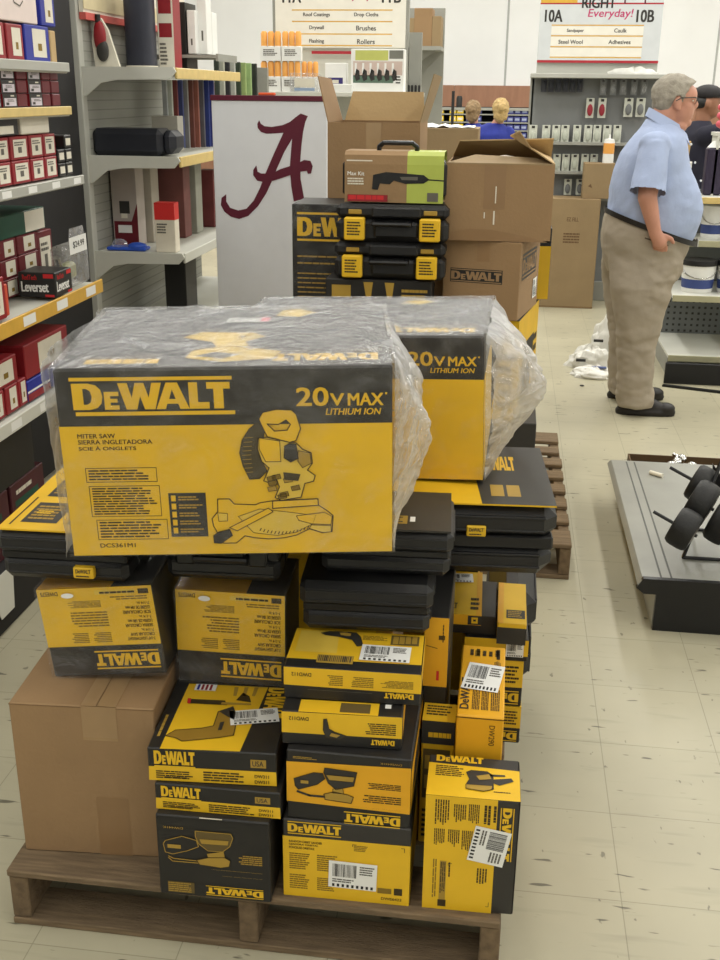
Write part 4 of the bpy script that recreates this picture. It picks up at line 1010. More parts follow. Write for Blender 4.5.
# fourth shelf
zt = .975
for k in range(3):
    for i, (y0, y1) in enumerate(((3.42, 3.555), (3.565, 3.73))):
        lab = ('bottom', 'middle', 'top')[k]+' red box with white label, '+('nearer', 'farther')[i]+' column of the fourth left shelf'
        goods('boxed_part', lab, 'box', y0, y1, zt+k*.0665, .065, .2, RED2, lab_half, 'red boxes on the fourth shelf', XF-.16)
goods('boxed_part', 'green topped box with white label above the red boxes, fourth left shelf', 'box', 3.42, 3.80, zt+.201, .078, .22, GRN, lambda A, E: A.rect(WHT2, .55, .05, .98, .95, 1), front_x=XF-.155)
goods('boxed_part', 'red box behind the clear blister pack on the fourth left shelf', 'box', 3.75, 3.88, zt, .19, .18, RED2, lab_white, front_x=XF-.17)
def lab_lever(A, E):
    for f in (A, E): f.text(REDB, 'RedTech', .12, .70, .5, .9, .03, 1); f.text(WHT, 'Leverset', .08, .22, .80, .62, .05, 1); f.rect(REDB, .68, .78, .95, .95, 1); f.rect(REDB, .7, .02, .95, .12, 1)
goods('boxed_part', 'black carton lettered Leverset lying at the amber edge of the fourth left shelf', 'box', 3.50, 3.645, zt+.002, .085, .135, DK2, lab_lever, front_x=XF-.005)
goods('boxed_part', 'narrow red and blue box left of the black lettered carton, fourth left shelf', 'box', 3.17, 3.19, zt+.002, .10, .06, mat('carton_orange_red', (206, 84, 62), .5, .06), lambda A, E: E.rect(BLU, 0, .2, .5, 1, 1))
goods('boxed_part', 'red box with white labels at the photo edge in front, fourth left shelf', 'box', 3.02, 3.15, zt+.002, .13, .1, RED, lab_half, front_x=XF-.02)
t = thing('blister_pack', 'clear plastic blister pack with a white price tag, end of the fourth shelf', 'blister pack', (XF-.02, 3.66, zt+.002), (0, 0, 0))
mb = MB(); mb.box(CLEAR, (-.07, 0, 0), (0, .2, .15), .012); mb.prism(CLEAR, [(-.004, .02, .15), (-.004, .18, .15), (-.004, .16, .21), (-.004, .04, .21)], (.003, 0, 0)); mb.build('shell', t)
mb = MB(); f = Face(mb, (.001, .02, .12), (0, 1, 0), (0, 0, 1), .16, .06); f.rect(WHT, 0, 0, 1, 1, 1); f.text(DK, '$24.99', .2, .3, .85, .72, .03, 2); mb.build('price_tag', t)
mb = MB(); mb.box(mat('tool_insert', (170, 170, 130), .5), (-.07, .06, .02), (-.03, .15, .08), .01); mb.cyl(CHROME, (-.05, .05, .05), (-.05, .02, .11), .012); mb.build('contents', t)
# fifth shelf
zt = .668
goods('boxed_part', 'long red carton on the lowest visible left shelf, beside the plastic-wrapped carton', 'box', 3.26, 3.62, zt+.075, .115, .22, RED, lab_half)
goods('boxed_part', 'blue flat box under the long red carton on the lowest shelf', 'box', 3.26, 3.44, zt, .07, .2, BLU, lambda A, E: (A.rect(WHT, 0, .4, 1, .5, 1), A.rect(RED, 0, 0, 1, .35, 1)))
for i, (y0, y1) in enumerate(((2.98, 3.09), (3.10, 3.19), (3.195, 3.255))):
    goods('boxed_part', 'red box with white label on the lowest left shelf, '+('nearest the photo edge', 'middle of the front three', 'last of the front three')[i], 'box', y0, y1, zt, .09, .17, RED, lab_half, 'front red boxes on the lowest shelf')
goods('boxed_part', 'larger red box stacked on the front red boxes, lowest left shelf', 'box', 3.0, 3.2, zt+.092, .09, .16, RED, lab_half)
goods('boxed_part', 'blue carton at the far end of the lowest left shelf behind the plastic wrap', 'box', 3.46, 3.61, zt, .07, .2, BLU, lab_half)
# floor-level goods below
for i, (y0, y1, z, h, lab) in enumerate(((2.45, 2.78, .201, .25, 'dark boxed tool on the black base at the photo edge'), (2.80, 3.08, .201, .22, 'dark maroon box lying on the black shelf base'), (3.10, 3.36, .201, .22, 'dark maroon box with green stripe on the black base, beside the yellow sleeve'), (2.80, 3.3, .423, .17, 'black bundle on top of the maroon boxes under the lowest shelf'))):
    goods('boxed_tool', lab, 'box', y0, y1, z, h, .3, (DK2, mat('maroon_dark', (74, 30, 38), .5, .1), mat('maroon_dark', (74, 30, 38), .5, .1), DK2)[i], (lambda A, E: (A.rect(GRN, .1, .62, .8, .72, 1), A.lines(WHT2, .15, .78, .7, .9, 1, 1), E.lines(WHT2, .2, .78, .7, .9, 1, 1), E.rect(GRN, .2, .62, .7, .72, 1))) if i < 3 else None, front_x=XF-.05)
mb = MB(); mb.prism(STEELW, [(-1.5415, 2.80, .199), (-1.5415, 2.98, .199), (-1.525, 2.93, .07), (-1.525, 2.84, .07)], (.003, 0, 0))
tag(mb.build('label_card'), 'grey card hanging at the black shelf base, left photo edge', 'card')

# ---- goods on the far bay
def far(name, label, cat, px0, py0, px1, py1, Y, d, body, prints=None, group=None, zb=None):
    x0, x1, z0, z1 = rect(px0, py0, px1, py1, Y)
    if zb is not None: z0 = zb
    return carton(name, label, cat, ((x0+x1)/2, Y, z0), (x1-x0, d, z1-z0), prints, body, (0, 0, 0), group)
mb = MB(); xx = at(142, 60, 5.35); mb.loft(mat('tube_dark_blue', (44, 46, 58), .5, .15), [(0, 0, 0, .068, .068), (0, 0, .44, .068, .068)], n=18, e=3.2); mb.loft(WHT2, [(0, 0, -.012, .072, .072), (0, 0, .004, .072, .072)], n=18, e=3)
tag(mb.build('tool_case_tube', None, (xx.x, 5.35, 1.762), smooth=True), 'tall dark rounded case standing on the top grey shelf', 'case')
far('boxed_tool', 'white and red tall carton beside the dark rounded case, top grey shelf', 'box', 157, -25, 173, 68, 5.45, .12, WHT2, lambda fc: (fc['F'].rect(RED, .1, .35, .9, .5, 1), fc['F'].rect(RED, .1, .6, .9, .8, 1), fc['F'].lines(GRYP, .1, .05, .6, .3, 6), fc['R'].rect(RED, 0, 0, 1, 1, 1)), zb=1.75)
far('boxed_tool', 'tall pinkish carton just behind the white and red carton, top grey shelf', 'box', 166, -30, 174, 68, 5.62, .1, mat('carton_pink', (196, 130, 128), .5, .15), zb=1.75)
far('boxed_tool', 'narrow black ribbed case right of the pink carton, top grey shelf', 'box', 175, 2, 186, 69, 5.8, .2, DK2, zb=1.75)
far('boxed_tool', 'dark box behind the round-cornered case on the top grey shelf', 'box', 128, -20, 136, 66, 5.6, .1, DK2, zb=1.75)
p = at(102, 66, 5.1)
t = thing('clamp_pack', 'red and black tool blister standing at the near end of the top grey shelf', 'blister pack', (p.x, 5.15, 1.748))
mb = MB(); mb.prism(WHT2, [(-.05, 0, 0), (.07, 0, 0), (.02, 0, .17), (-.01, 0, .22), (-.045, 0, .2), (-.06, 0, .12)], (0, .02, 0)); mb.build('card', t)
mb = MB(); mb.ell(RED, (-.015, -.012, .14), (.03, .02, .07)); mb.ell(DK, (-.005, -.014, .08), (.03, .02, .05)); mb.cyl(DK2, (-.02, -.01, .2), (-.02, -.01, .235), .012); mb.build('tool', t, smooth=True)
# blade sign strip over the bay
t = thing('header_sign', 'cream header card with red lower edge above the top grey shelf', 'sign', (XF-.445, 5.02, 0))
mb = MB(); y2 = 6.6; mb.box(WHT2, (0, 0, 1.985), (.02, 1.6, 2.3)); mb.box(mat('header_band', (210, 196, 158)), (.021, 0, 2.0), (.024, 1.6, 2.07)); mb.build('card', t)
mb = MB(); mb.box(mat('red_edge', (198, 92, 84)), (0, 0, 1.955), (.03, 1.6, 1.985)); mb.build('edge_strip', t)
# second shelf: long black moulded case
xa_, xb_, za_, zb_ = rect(92, 128, 178, 156, 5.12)
t = thing('tool_case', 'long dark moulded tool case lying on the middle grey shelf', 'tool case', ((xa_+xb_)/2, 5.08, 1.359))
w = .41; mb = MB(); mb.box(mat('case_blue_black', (34, 36, 44), .5, .12), (-w/2, 0, 0), (w/2-.06, .2, .125), .025); mb.build('shell', t, smooth=True)
mb = MB(); mb.box(mat('case_blue_black', (34, 36, 44), .5, .12), (w/2-.075, .015, .01), (w/2, .19, .118), .028); mb.build('end_cap', t, smooth=True)
far('boxed_tool', 'small grey carton behind the long dark case on the middle grey shelf', 'box', 152, 116, 178, 150, 5.55, .1, mat('carton_grey', (172, 168, 158), .6, .06), zb=1.358)
# hanging levels and blades beyond
cols = [((168, 172, 174), 'silver'), ((196, 200, 190), 'pale green'), ((120, 60, 58), 'dark red'), ((70, 80, 130), 'blue grey'), ((140, 138, 136), 'grey'), ((116, 70, 62), 'brown'), ((150, 96, 84), 'rust'), ((96, 96, 104), 'dark grey'), ((48, 62, 128), 'blue'), ((60, 70, 140), 'deep blue')]
for i, (c, nm) in enumerate(cols):
    x0 = 163+5.2*i
    far('spirit_level', nm+' long level or blade hanging upright between the two grey shelves', 'level', x0, 80, x0+4.6, 147, 5.75+.035*i, .02, mat('level_'+nm.replace(' ', '_'), c, .4, .15), None, 'long levels between the grey shelves', zb=1.36)
# lower shelf cartons
def pr_tallred(fc):
    F = fc['F']; F.rect(RED2, .05, 0, 1, .32, 1); F.poly(RED2, [(.75, .32), (1, .32), (1, .55)], 1); F.rect(WHT, .2, .17, .75, .27, 2); F.rect(DK, .3, .42, .7, .58, 2); F.rect(WHT2, .35, .36, .6, .42, 2)
far('boxed_tool', 'tall grey and maroon carton at the back of the lower grey shelf', 'box', 112, 168, 137, 244, 5.25, .12, mat('carton_greyish', (176, 166, 158), .6, .06), pr_tallred, zb=.914)
far('boxed_tool', 'tall cream carton next to the maroon carton on the lower grey shelf', 'box', 137, 165, 152, 240, 5.4, .12, mat('carton_cream', (178, 170, 156), .6, .06), zb=.914)
far('boxed_tool', 'tall dim maroon carton behind the red-topped carton, lower grey shelf', 'box', 154, 165, 184, 232, 5.6, .12, mat('carton_brownred', (112, 66, 62), .6, .12), zb=.914)
far('boxed_tool', 'tall pale grey carton right of the dim maroon carton, lower grey shelf', 'box', 185, 160, 196, 228, 5.8, .12, mat('carton_greygreen', (150, 150, 138), .6, .08), zb=.914)
def pr_redtop(fc):
    for s in 'FR': fc[s].rect(mat('carton_bright_red', (214, 52, 50), .45, .06), 0, .66, 1, 1, 1)
    fc['F'].lines(GRYP, .1, .38, .65, .6, 4); fc['T'].rect(mat('carton_bright_red', (214, 52, 50)), 0, 0, 1, 1, 1)
far('boxed_part', 'small red and white carton standing at the front of the lower grey shelf', 'box', 155, 203, 175, 253, 5.06, .07, mat('carton_warm_white', (226, 218, 200), .5, .04), pr_redtop, zb=.914)
mb = MB(); mb.box(mat('blue_plastic', (46, 84, 186), .35), (-.10, -.03, 0), (.10, .05, .018), .006); mb.ell(mat('blue_plastic', (46, 84, 186)), (.05, 0, .02), (.05, .035, .02)); mb.ell(CLEAR, (-.04, 0, .025), (.04, .03, .03))
p = at(128, 250, 5.1); tag(mb.build('tool_pack', None, (p.x, 5.1, .914), smooth=True), 'flat blue plastic pack lying on the lower grey shelf', 'pack')
far('boxed_tool', 'dark carton in the shade under the lower grey shelf', 'box', 165, 262, 186, 296, 5.5, .2, DK2, zb=.515)
mb = MB(); p = at(197, 292, 5.3); mb.ell(CLEAR, (0, 0, .05), (.10, .08, .05)); mb.ell(DK, (.01, 0, .04), (.06, .05, .035)); tag(mb.build('bagged_part', None, (p.x, 5.3, .515), smooth=True), 'clear bagged dark part on the bottom shelf beside the sign board', 'bag')
far('boxed_tool', 'dark bottle shaped item on the lower shelf by the sign board', 'box', 200, 170, 214, 236, 6.1, .1, mat('muddy_red', (110, 52, 52), .5, .2), zb=.914)
# far shelf with white boxes
for i, a in enumerate(((187, 10, 195, 35, 5.80), (197, -14, 206, 37, 5.86), (206, 12, 212, 38, 5.98))):
    far('boxed_part', 'white box on the small far shelf, '+('left of the tall one', 'tallest of the three', 'right of the tall one')[i], 'box', *a, .1, WHT, lambda fc: fc['F'].rect(GRYP, .4, .2, .6, .35, 1), 'white boxes on the far shelf', zb=1.8355)
for i in range(8):
    x0 = 214+5.4*i; c = ((44, 52, 44), (170, 172, 160), (40, 40, 44), (176, 178, 170), (48, 60, 44), (150, 170, 110), (150, 176, 120), (40, 44, 40))[i]
    far('hanging_tool', ('dark', 'pale')[i in (1, 3, 5, 6)]+' hand tool hanging beyond the yellow shelf edge, '+('first', 'second', 'third', 'fourth', 'fifth', 'sixth', 'seventh', 'eighth')[i]+' from its left', 'tool', x0, 60+i*.5, x0+4.5, 93, 6.9+.05*i, .03, mat('hang_tool_%d' % i, c, .5, .2), None, 'hand tools hanging at the far left', zb=1.30)
mb = MB(); mb.box(STEELD, (-1.95, 7.32, 0), (-1.62, 7.36, 1.8)); mb.box(STEELD, (-1.95, 7.33, 1.5), (-1.40, 7.35, 1.52)); t = mb.build('tool_rack'); tag(t, 'grey wire rack behind the hanging hand tools at the far left', 'rack')

# ================================================================== AISLE END RACKS WITH SIGNS
def aisle_sign(t, Y, corners, txt_left, txt_right, rows, head=None):
    pass
# --- middle rack (11A / 11B)
Y1 = 7.6
xl, xr, _, _ = rect(265, 30, 404, 90, Y1)
t = thing('aisle_rack', 'white aisle-end rack topped by the sign for roof coatings and brushes', 'rack', ((xl+xr)/2, Y1, 0)); w = xr-xl; ox = (xl+xr)/2
zsh = at(330, 92, Y1).z
mb = MB(); mb.box(STEELW, (-w/2, .30, 0), (w/2, .34, zsh+.3)); mb.build('back_panel', t)
mb = MB(); mb.box(STEELW, (-w/2, -.16, zsh-.03), (w/2+.12, .30, zsh), .004); mb.build('shelf', t)
for z in (.15, .7, 1.15): mb = MB(); mb.box(STEELW, (-w/2, -.1, z-.03), (w/2, .30, z), .004); mb.build('shelf', t)
for s in (-1, 1): mb = MB(); mb.box(STEELD, (s*(w/2-.015)-.015, .27, 0), (s*(w/2-.015)+.015, .35, 2.45)); mb.build('upright', t)
z0s = at(330, 48, Y1+.28).z; z1s = z0s+.62
SGC = mat('sign_cream', (232, 228, 216), .5, .03)
mb = MB(); mb.box(SGC, (-w/2+.02, .26, z0s), (w/2-.02, .29, z1s), .003)
f = Face(mb, (-w/2+.02, .26, z0s), (1, 0, 0), (0, 0, 1), w-.04, z1s-z0s)
vy = lambda y: (at(330, y, Y1+.26).z-z0s)/(z1s-z0s)
for y in (10, 21.5, 34, 45.5): f.rect(RAILO, .13, vy(y+.6), .90, vy(y-.6), 1)
f.rect(mat('sign_red', (168, 40, 52)), .28, vy(54), .72, vy(51), 1)
for (a, b), y in zip((('Roof Coatings', 'Drop Cloths'), ('Drywall', 'Brushes'), ('Flashing', 'Rollers')), (15, 28, 41.5)):
    f.text(DK, a, .32, vy(y+2.4), None, vy(y-2.4), .025, 2, align='c'); f.text(DK, b, .70, vy(y+2.4), None, vy(y-2.4), .025, 2, align='c')
f.text(DK, '11A', .06, vy(2.5), .20, vy(-9), .05, 2); f.text(DK, '11B', .82, vy(2.5), .96, vy(-9), .05, 2); f.text(mat('sign_pink', (190, 60, 110)), 'Everyday!', .45, vy(1), .75, vy(-7), .02, 2)
mb.build('header_sign', t)['label'] = 'cream aisle sign lettered 11A and 11B'
def shelf_good(name, label, cat, px0, py0, px1, py1, Y, d, body, prints=None, group=None, zb=None): return far(name, label, cat, px0, py0, px1, py1, Y, d, body, prints, group, zb)
ORC = mat('can_orange', (236, 168, 84), .4, .06)
def can_pack(label, px0, px1, py0, Y, zb, zt):
    x0, x1, _, _ = rect(px0, py0, px1, py0+20, Y); W_ = x1-x0; hh = zt-zb
    t = thing('can_pack', label, 'cans', ((x0+x1)/2, Y, zb), (0, 0, 0), 'orange-capped can packs')
    n = 3; r = W_/n/2
    for i in range(n):
        mb = MB(); cx = -W_/2+r*(2*i+1); mb.lathe(WHT, [(r*.9, .0), (r*.96, .004), (r*.96, hh*.5)], (cx, r, 0), 14); mb.lathe(ORC, [(r*.94, hh*.5), (r*.94, hh*.93), (r*.6, hh)], (cx, r, 0), 14)
        c = mb.build('can', t, smooth=True)
    mb = MB(); mb.box(WHT, (-W_/2, -.004, 0), (W_/2, 2*r+.004, hh*.47)); f = Face(mb, (-W_/2, -.004, 0), (1, 0, 0), (0, 0, 1), W_, hh*.47); f.lines(GRYP, .15, .35, .85, .85, 4); mb.build('label_wrap', t)
zb1 = zsh; hcan = at(270, 61, Y1-.1).z-zsh; htop = at(270, 31, Y1-.1).z-at(270, 61, Y1-.1).z
can_pack('orange-capped can pack, bottom row, left end under the aisle sign', 260, 280.5, 62, Y1-.1, zsh, zsh+hcan)
can_pack('orange-capped can pack, bottom row, second from left', 281.5, 300, 62, Y1-.1, zsh, zsh+hcan)
can_pack('orange-capped can pack, bottom row, right end behind a clear box', 301, 318, 62, Y1-.05, zsh, zsh+hcan)
can_pack('orange-capped can pack, top row, left one', 260, 280.5, 31, Y1-.1, zsh+hcan+.002, zsh+hcan+htop)
can_pack('orange-capped can pack, top row, right one', 281.5, 301, 31, Y1-.1, zsh+hcan+.002, zsh+hcan+htop)
far('clear_box', 'clear plastic box with white label in front of the orange-capped cans', 'box', 290, 73, 319, 92, Y1-.16, .05, CLEAR, lambda fc: (fc['F'].rect(WHT2, .15, .25, .85, .7, 1), fc['F'].rect(mat('pale_blue', (150, 170, 200)), .15, .05, .85, .2, 1)), None, zsh)
far('boxed_rollers', 'white pack with blue label between the cans and the roller display', 'pack', 325, 63, 346, 90, Y1-.02, .1, WHT, lambda fc: (fc['F'].rect(mat('label_navy', (52, 44, 110)), .15, .15, .85, .5, 1), fc['F'].rect(WHT2, .35, .3, .65, .42, 2)), None, zsh)
far('cable_coil', 'flat white envelope lying left of the roller display box', 'pack', 332, 84, 352, 93, Y1-.15, .06, WHT, None, None, zsh)
def pr_disp(fc):
    F = fc['F']; F.rect(mat('disp_green', (196, 200, 110)), .08, .74, .7, .97, 1); F.rect(mat('disp_grey', (120, 120, 112)), .72, .78, .98, .97, 1); F.rect(mat('disp_pink', (206, 186, 176)), .04, .38, .97, .72, 1); F.rect(mat('disp_greendark', (92, 116, 100)), .04, .22, .8, .40, 1)
    for k in range(6): F.poly(DK, [(.10+.14*k, .55), (.16+.14*k, .50), (.17+.14*k, .3), (.10+.14*k, .26), (.07+.14*k, .36)], 2); F.rect(WHT, .07+.14*k, .44, .11+.14*k, .68, 2)
    F.rect(WHT, .84, .2, .97, .4, 2); F.lines(DK, .85, .2, .96, .4, 3, 3)
far('display_box', 'white display box picturing paint rollers, right end of the rack shelf', 'box', 351, 49, 404, 91, Y1-.1, .14, WHT, pr_disp, None, zsh)
# side frame and brown boxes on the far shelf at right of the rack
xs0, xs1, zs0, zs1 = rect(405, 58, 421, 96, 8.0)
t = thing('wire_rack', 'grey peg rack standing just right of the roller display box', 'rack', ((xs0+xs1)/2, 8.0, 0))
mb = MB(); mb.box(STEELD, (-(xs1-xs0)/2, .0, 0), ((xs1-xs0)/2, .05, 2.05)); mb.build('panel', t)
mb = MB()
for k in range(5): mb.cyl(DK2, (-.05+.025*k, -.01, 1.70), (-.05+.025*k, -.06, 1.70), .006); mb.box(DK2, (-.058+.025*k, -.05, 1.60), (-.042+.025*k, -.045, 1.70))
mb.build('peg_hook', t)
x0, x1, _, _ = rect(404, 30, 441, 50, 9.0)
t = thing('wall_shelf', 'grey upper shelf carrying brown cartons above the open flapped carton', 'shelf', ((x0+x1)/2, 9.0, 0)); za = at(420, 46, 9.0).z
mb = MB(); mb.box(STEELD, (-(x1-x0)/2-.1, 0, za-.03), ((x1-x0)/2, .4, za)); mb.build('board', t)
mb = MB(); mb.prism(STEELD, [(-.16, .1, za-.03), (.10, .1, za-.03), (-.16, .1, za-.2)], (0, .02, 0)); mb.build('bracket', t)
mb = MB(); mb.box(STEELD, (-(x1-x0)/2-.1, .4, 0), ((x1-x0)/2, .44, za+.3)); mb.build('post', t)
for i, a in enumerate(((406, 18, 414, 45), (414, 8, 432, 46), (432, 16, 441, 47))):
    far('cardboard_box', 'brown carton on the upper shelf above the open flaps, '+('left', 'tallest', 'right')[i]+' of three', 'box', *a, 9.05, .25, (KR3, KR, KR3)[i], None, 'brown cartons on the upper shelf', za)

# --- right rack (10A / 10B)
Y2 = 9.3
xl, xr, _, _ = rect(531, 100, 657, 110, Y2); w = xr-xl; ox = (xl+xr)/2
PEG = mat('pegboard_grey', (124, 126, 126), .6, .06, 5)
t = thing('aisle_rack', 'grey pegboard aisle-end rack under the sign for sandpaper and adhesives', 'rack', (ox, Y2, 0))
zl = at(595, 74, Y2).z
mb = MB(); mb.box(PEG, (-w/2, .0, 0), (w/2, .05, zl-.02)); mb.build('back_panel', t)
mb = MB(); mb.box(STEEL, (-w/2-.02, -.20, zl-.035), (w/2+.03, .05, zl), .004); mb.build('top_shelf', t)
mb = MB(); mb.box(STEELD, (-w/2, -.05, 0), (w/2, 0, .16), .004); mb.build('base', t)
for s in (-1, 1): mb = MB(); mb.box(STEELD, (s*(w/2)-.015, .0, 0), (s*(w/2)+.015, .08, zl)); mb.build('upright', t)
a = at(536, 3, Y2); b = at(659, 5, Y2); c = at(534, 64, Y2); d = at(655, 62, Y2)
zb_ = (c.z+d.z)/2; zt_ = zb_+.56; hx = (b.x-a.x+d.x-c.x)/4
mb = MB(); mb.box(STEEL, (-hx, .01, zl), (hx, .03, zb_)); mb.build('riser', t)
mb = MB(); SG2 = mat('sign_grey_white', (206, 210, 212), .5, .03); mb.box(SG2, (-hx, -.01, zb_), (hx, .02, zt_), .003)
f = Face(mb, (-hx, -.01, zb_), (1, 0, 0), (0, 0, 1), 2*hx, zt_-zb_)
vy = lambda y: (at(596, y, Y2).z-zb_)/(zt_-zb_); ux = lambda x: (at(x, 35, Y2).x-ox+hx)/(2*hx)
f.rect(mat('sign_red', (168, 40, 52)), 0, .0, 1, .035, 1); f.rect(mat('sign_red', (168, 40, 52)), 0, vy(4.4), 1, vy(2.8), 1); f.rect(RAILO, ux(539), vy(3), ux(575), vy(-12), 2)
f.text(DK, '10A', ux(544), vy(22), ux(561), vy(10), .05, 2); f.text(DK, '10B', ux(635), vy(22), ux(652), vy(10), .05, 2)
f.text(DK2, 'RIGHT', ux(580), vy(8), ux(613), vy(-2), .05, 3); f.text(mat('sign_pink', (190, 60, 110)), 'Everyday!', ux(586), vy(19.5), ux(630), vy(9), .015, 3, .15)
f.line(MAR, [(ux(622), vy(3.5)), (ux(622), vy(-6)), (ux(642), vy(-6)), (ux(642), vy(3.5))], .012, 3)
for y in (25.3, 36, 47, 57.5): f.rect(RAILO, ux(551), vy(y+.6), ux(643), vy(y-.6), 1)
for y0, y1 in ((26.5, 35), (37, 46), (48, 57)): f.rect(SGC, ux(551), vy(y1), ux(643), vy(y0), 1)
for tx, x, y in (('Sandpaper', 575, 31), ('Caulk', 620, 30.5), ('Steel Wool', 571, 42), ('Adhesives', 620, 42)): f.text(DK, tx, ux(x), vy(y+2), None, vy(y-2), .03, 3, align='c')
mb.build('header_sign', t)['label'] = 'grey-white aisle sign lettered 10A and 10B'
for z in (at(595, 143, Y2).z, at(595, 172, Y2).z, at(595, 198, Y2).z):
    mb = MB(); mb.box(STEELD, (-w/2, -.14, z-.012), (w/2, 0, z+.008)); mb.build('shelf', t)
mb = MB()
x0, x1, z0, z1 = rect(610, 68, 657, 73, Y2-.1); BAGW0 = mat('bundle_white', (206, 206, 200), .6, .1)
mb.grid(BAGW0, lambda u, v: (.19*math.cos(2*PI*u)*math.sin(PI*v/2)*(1+.2*nz(math.cos(2*PI*u), math.sin(2*PI*u), v, 3)), .06*math.sin(2*PI*u)*math.sin(PI*v/2), max(0, (.042+.04*nz(math.cos(2*PI*u)*2, v, 3, 2.5))*math.cos(PI*v/2))), 30, 10)
tag(mb.build('white_bundle', None, ((x0+x1)/2, Y2-.1, zl), smooth=True), 'crumpled white bundle lying on top of the grey pegboard rack', 'bundle')
def packs(xs, y0, y1, wpx, col, label, group, Y=Y2-.06, accent=None, name='hanging_pack'):
    for i, x in enumerate(xs):
        x0, x1, z0, z1 = rect(x, y0, x+wpx, y1, Y); ww = x1-x0; hh = z1-z0
        lab = label
        tt = thing(name, lab, 'pack', ((x0+x1)/2, Y, z0), (0, 0, R(rnd.uniform(-6, 6))), group)
        mb = MB(); mb.box(col, (-ww/2, 0, 0), (ww/2, .012, hh), .002); mb.ell(CLEAR if accent is None else accent, (0, -.006, hh*.4), (ww*.36, .016, hh*.3))
        ff = Face(mb, (-ww/2, 0, 0), (1, 0, 0), (0, 0, 1), ww, hh); ff.rect(DK, .3, .82, .7, .95, 1); mb.build('card', tt)
        mb = MB(); mb.cyl(CHROME, (0, .05, hh-.008), (0, -.03, hh-.004), .004, n=6); mb.build('hook', tt)
PKW = mat('pack_white', (206, 208, 196), .5, .1); PKG = mat('pack_grey', (120, 122, 122), .5, .15); PKD = mat('pack_dark', (56, 58, 66), .5, .2)
packs([541+7.2*i for i in range(6)], 76, 92, 6, PKD, 'dark pack in the top left row of the grey pegboard rack', 'dark packs on the top row', accent=PKD)
packs([600, 610, 620, 631, 641], 79, 95, 6.5, PKG, 'grey blister pack in the top right row of the grey pegboard rack', 'grey packs on the top right row')
packs([586, 598], 98, 118, 8, PKW, 'white and red pack on the second row of the pegboard rack', 'white and red packs', accent=mat('pack_red', (150, 44, 56)))
packs([624, 636], 98, 117, 9, PKW, 'white pack with grey print at the right of the second pegboard row', 'white packs, second row', accent=PKG)
packs([529, 542, 552, 561, 573, 584, 593, 603, 613], 125, 143, 8, PKW, 'white blister pack in the middle row of the pegboard rack', 'white packs, middle row', accent=mat('pack_pale', (186, 190, 176)))
packs([553, 562, 571, 581, 590], 154, 171, 7.5, PKW, 'white blister pack in the fourth row of the pegboard rack', 'white packs, fourth row', accent=mat('pack_pale', (186, 190, 176)))
packs([564, 576], 179, 195, 7.5, PKW, 'white blister pack in the lowest row of the pegboard rack', 'white packs, lowest row', accent=PKG)
# tall cartons in front
def pr_tallbox(fc):
    F = fc['F']; F.text(mat('kraft_print', (104, 78, 52)), 'EZ FILL', .50, .80, .68, .835, .03, 1); F.lines(mat('kraft_print', (104, 78, 52)), .46, .6, .72, .7, 4)
    F.line(mat('kraft_crease', (120, 92, 62)), [(0, .012), (1, .012)], .006, 1); fc['R'].line(mat('kraft_crease', (120, 92, 62)), [(.02, .01), (.02, .99)], .008, 1)
carton('cardboard_box', 'tall brown carton standing on the floor in front of the pegboard rack', 'box', (.47, 8.86, 0), (.51, .28, .872), pr_tallbox, KR3)
carton('cardboard_box', 'small brown carton on top of the tall carton, behind the man', 'box', (.70, 8.92, .873), (.24, .2, .27), lambda fc: fc['F'].poly(mat('kraft_print', (104, 78, 52)), [(.15, .35), (.3, .3), (.25, .42)], 1), KR3)
x0, x1, _, _ = rect(603, 145, 614, 166, 9.0)
t = thing('spray_can', 'small orange-banded white can on the brown carton behind the man', 'can', ((x0+x1)/2, 9.02, 1.144)); r = (x1-x0)/2
mb = MB(); mb.lathe(WHT, [(r, 0), (r, .07)], n=16); mb.lathe(ORC, [(r*1.02, .07), (r*1.02, .15)], n=16); mb.lathe(WHT, [(r, .15), (r*.9, .18), (r*.2, .185)], n=16); mb.build('body', t, smooth=True)
mb = MB(); mb.cyl(WHT, (0, 0, .18), (0, 0, .215), .008); mb.build('nozzle', t)

# ================================================================== FAR WALL GOODS
ROWY = mat('bin_yellow', (232, 198, 60), .5, .06); ROWB = mat('bin_blue', (66, 70, 128), .5, .1)
t = thing('bin_rack', 'long dark rack of small yellow and blue bins along the back wall', 'rack', (-.3, 15.0, 0))
mb = MB(); mb.box(DARKV, (-1.2, .25, 0), (1.2, .3, 1.48)); mb.box(STEELD, (-1.2, -.05, 1.44), (1.2, .3, 1.47)); mb.build('frame', t)
for k in range(8):
    mb = MB(); mb.box(STEELD, (-1.2, -.04, .68+k*.1), (1.2, .26, .695+k*.1)); mb.build('shelf', t)
def bins(x0, x1, n, m, label, group, rows=5):
    for r_ in range(rows):
        for i in range(n):
            xx = x0+(x1-x0)*(i+.5)/n; ww = (x1-x0)/n*.9
            mb = MB(); mb.box(m, (-ww/2, 0, 0), (ww/2, .2, .07), .004); ff = Face(mb, (-ww/2, 0, 0), (1, 0, 0), (0, 0, 1), ww, .07); ff.rect(WHT2 if m is ROWY else mat('bin_label', (150, 160, 190)), .15, .3, .85, .7, 1)
            tag(mb.build('storage_bin', None, (xx, 14.97, .996+r_*.1)), label, 'bin', group)
xs = [at(x, 115, 15.0).x for x in (424, 444, 447, 464, 466, 482, 500, 520, 523, 535)]
bins(xs[0], xs[1], 3, ROWY, 'yellow bin on the back wall rack left of the black post', 'yellow bins, left group')
bins(xs[2]+.03, xs[3], 2, ROWY, 'yellow bin on the back wall rack right of the black post', 'yellow bins, right group')
bins(xs[4], xs[5], 2, ROWB, 'blue bin on the back wall rack behind the left blond person', 'blue bins, left group')
bins(xs[6], xs[9], 5, ROWB, 'blue bin on the back wall rack right of the blond people', 'blue bins, right group')
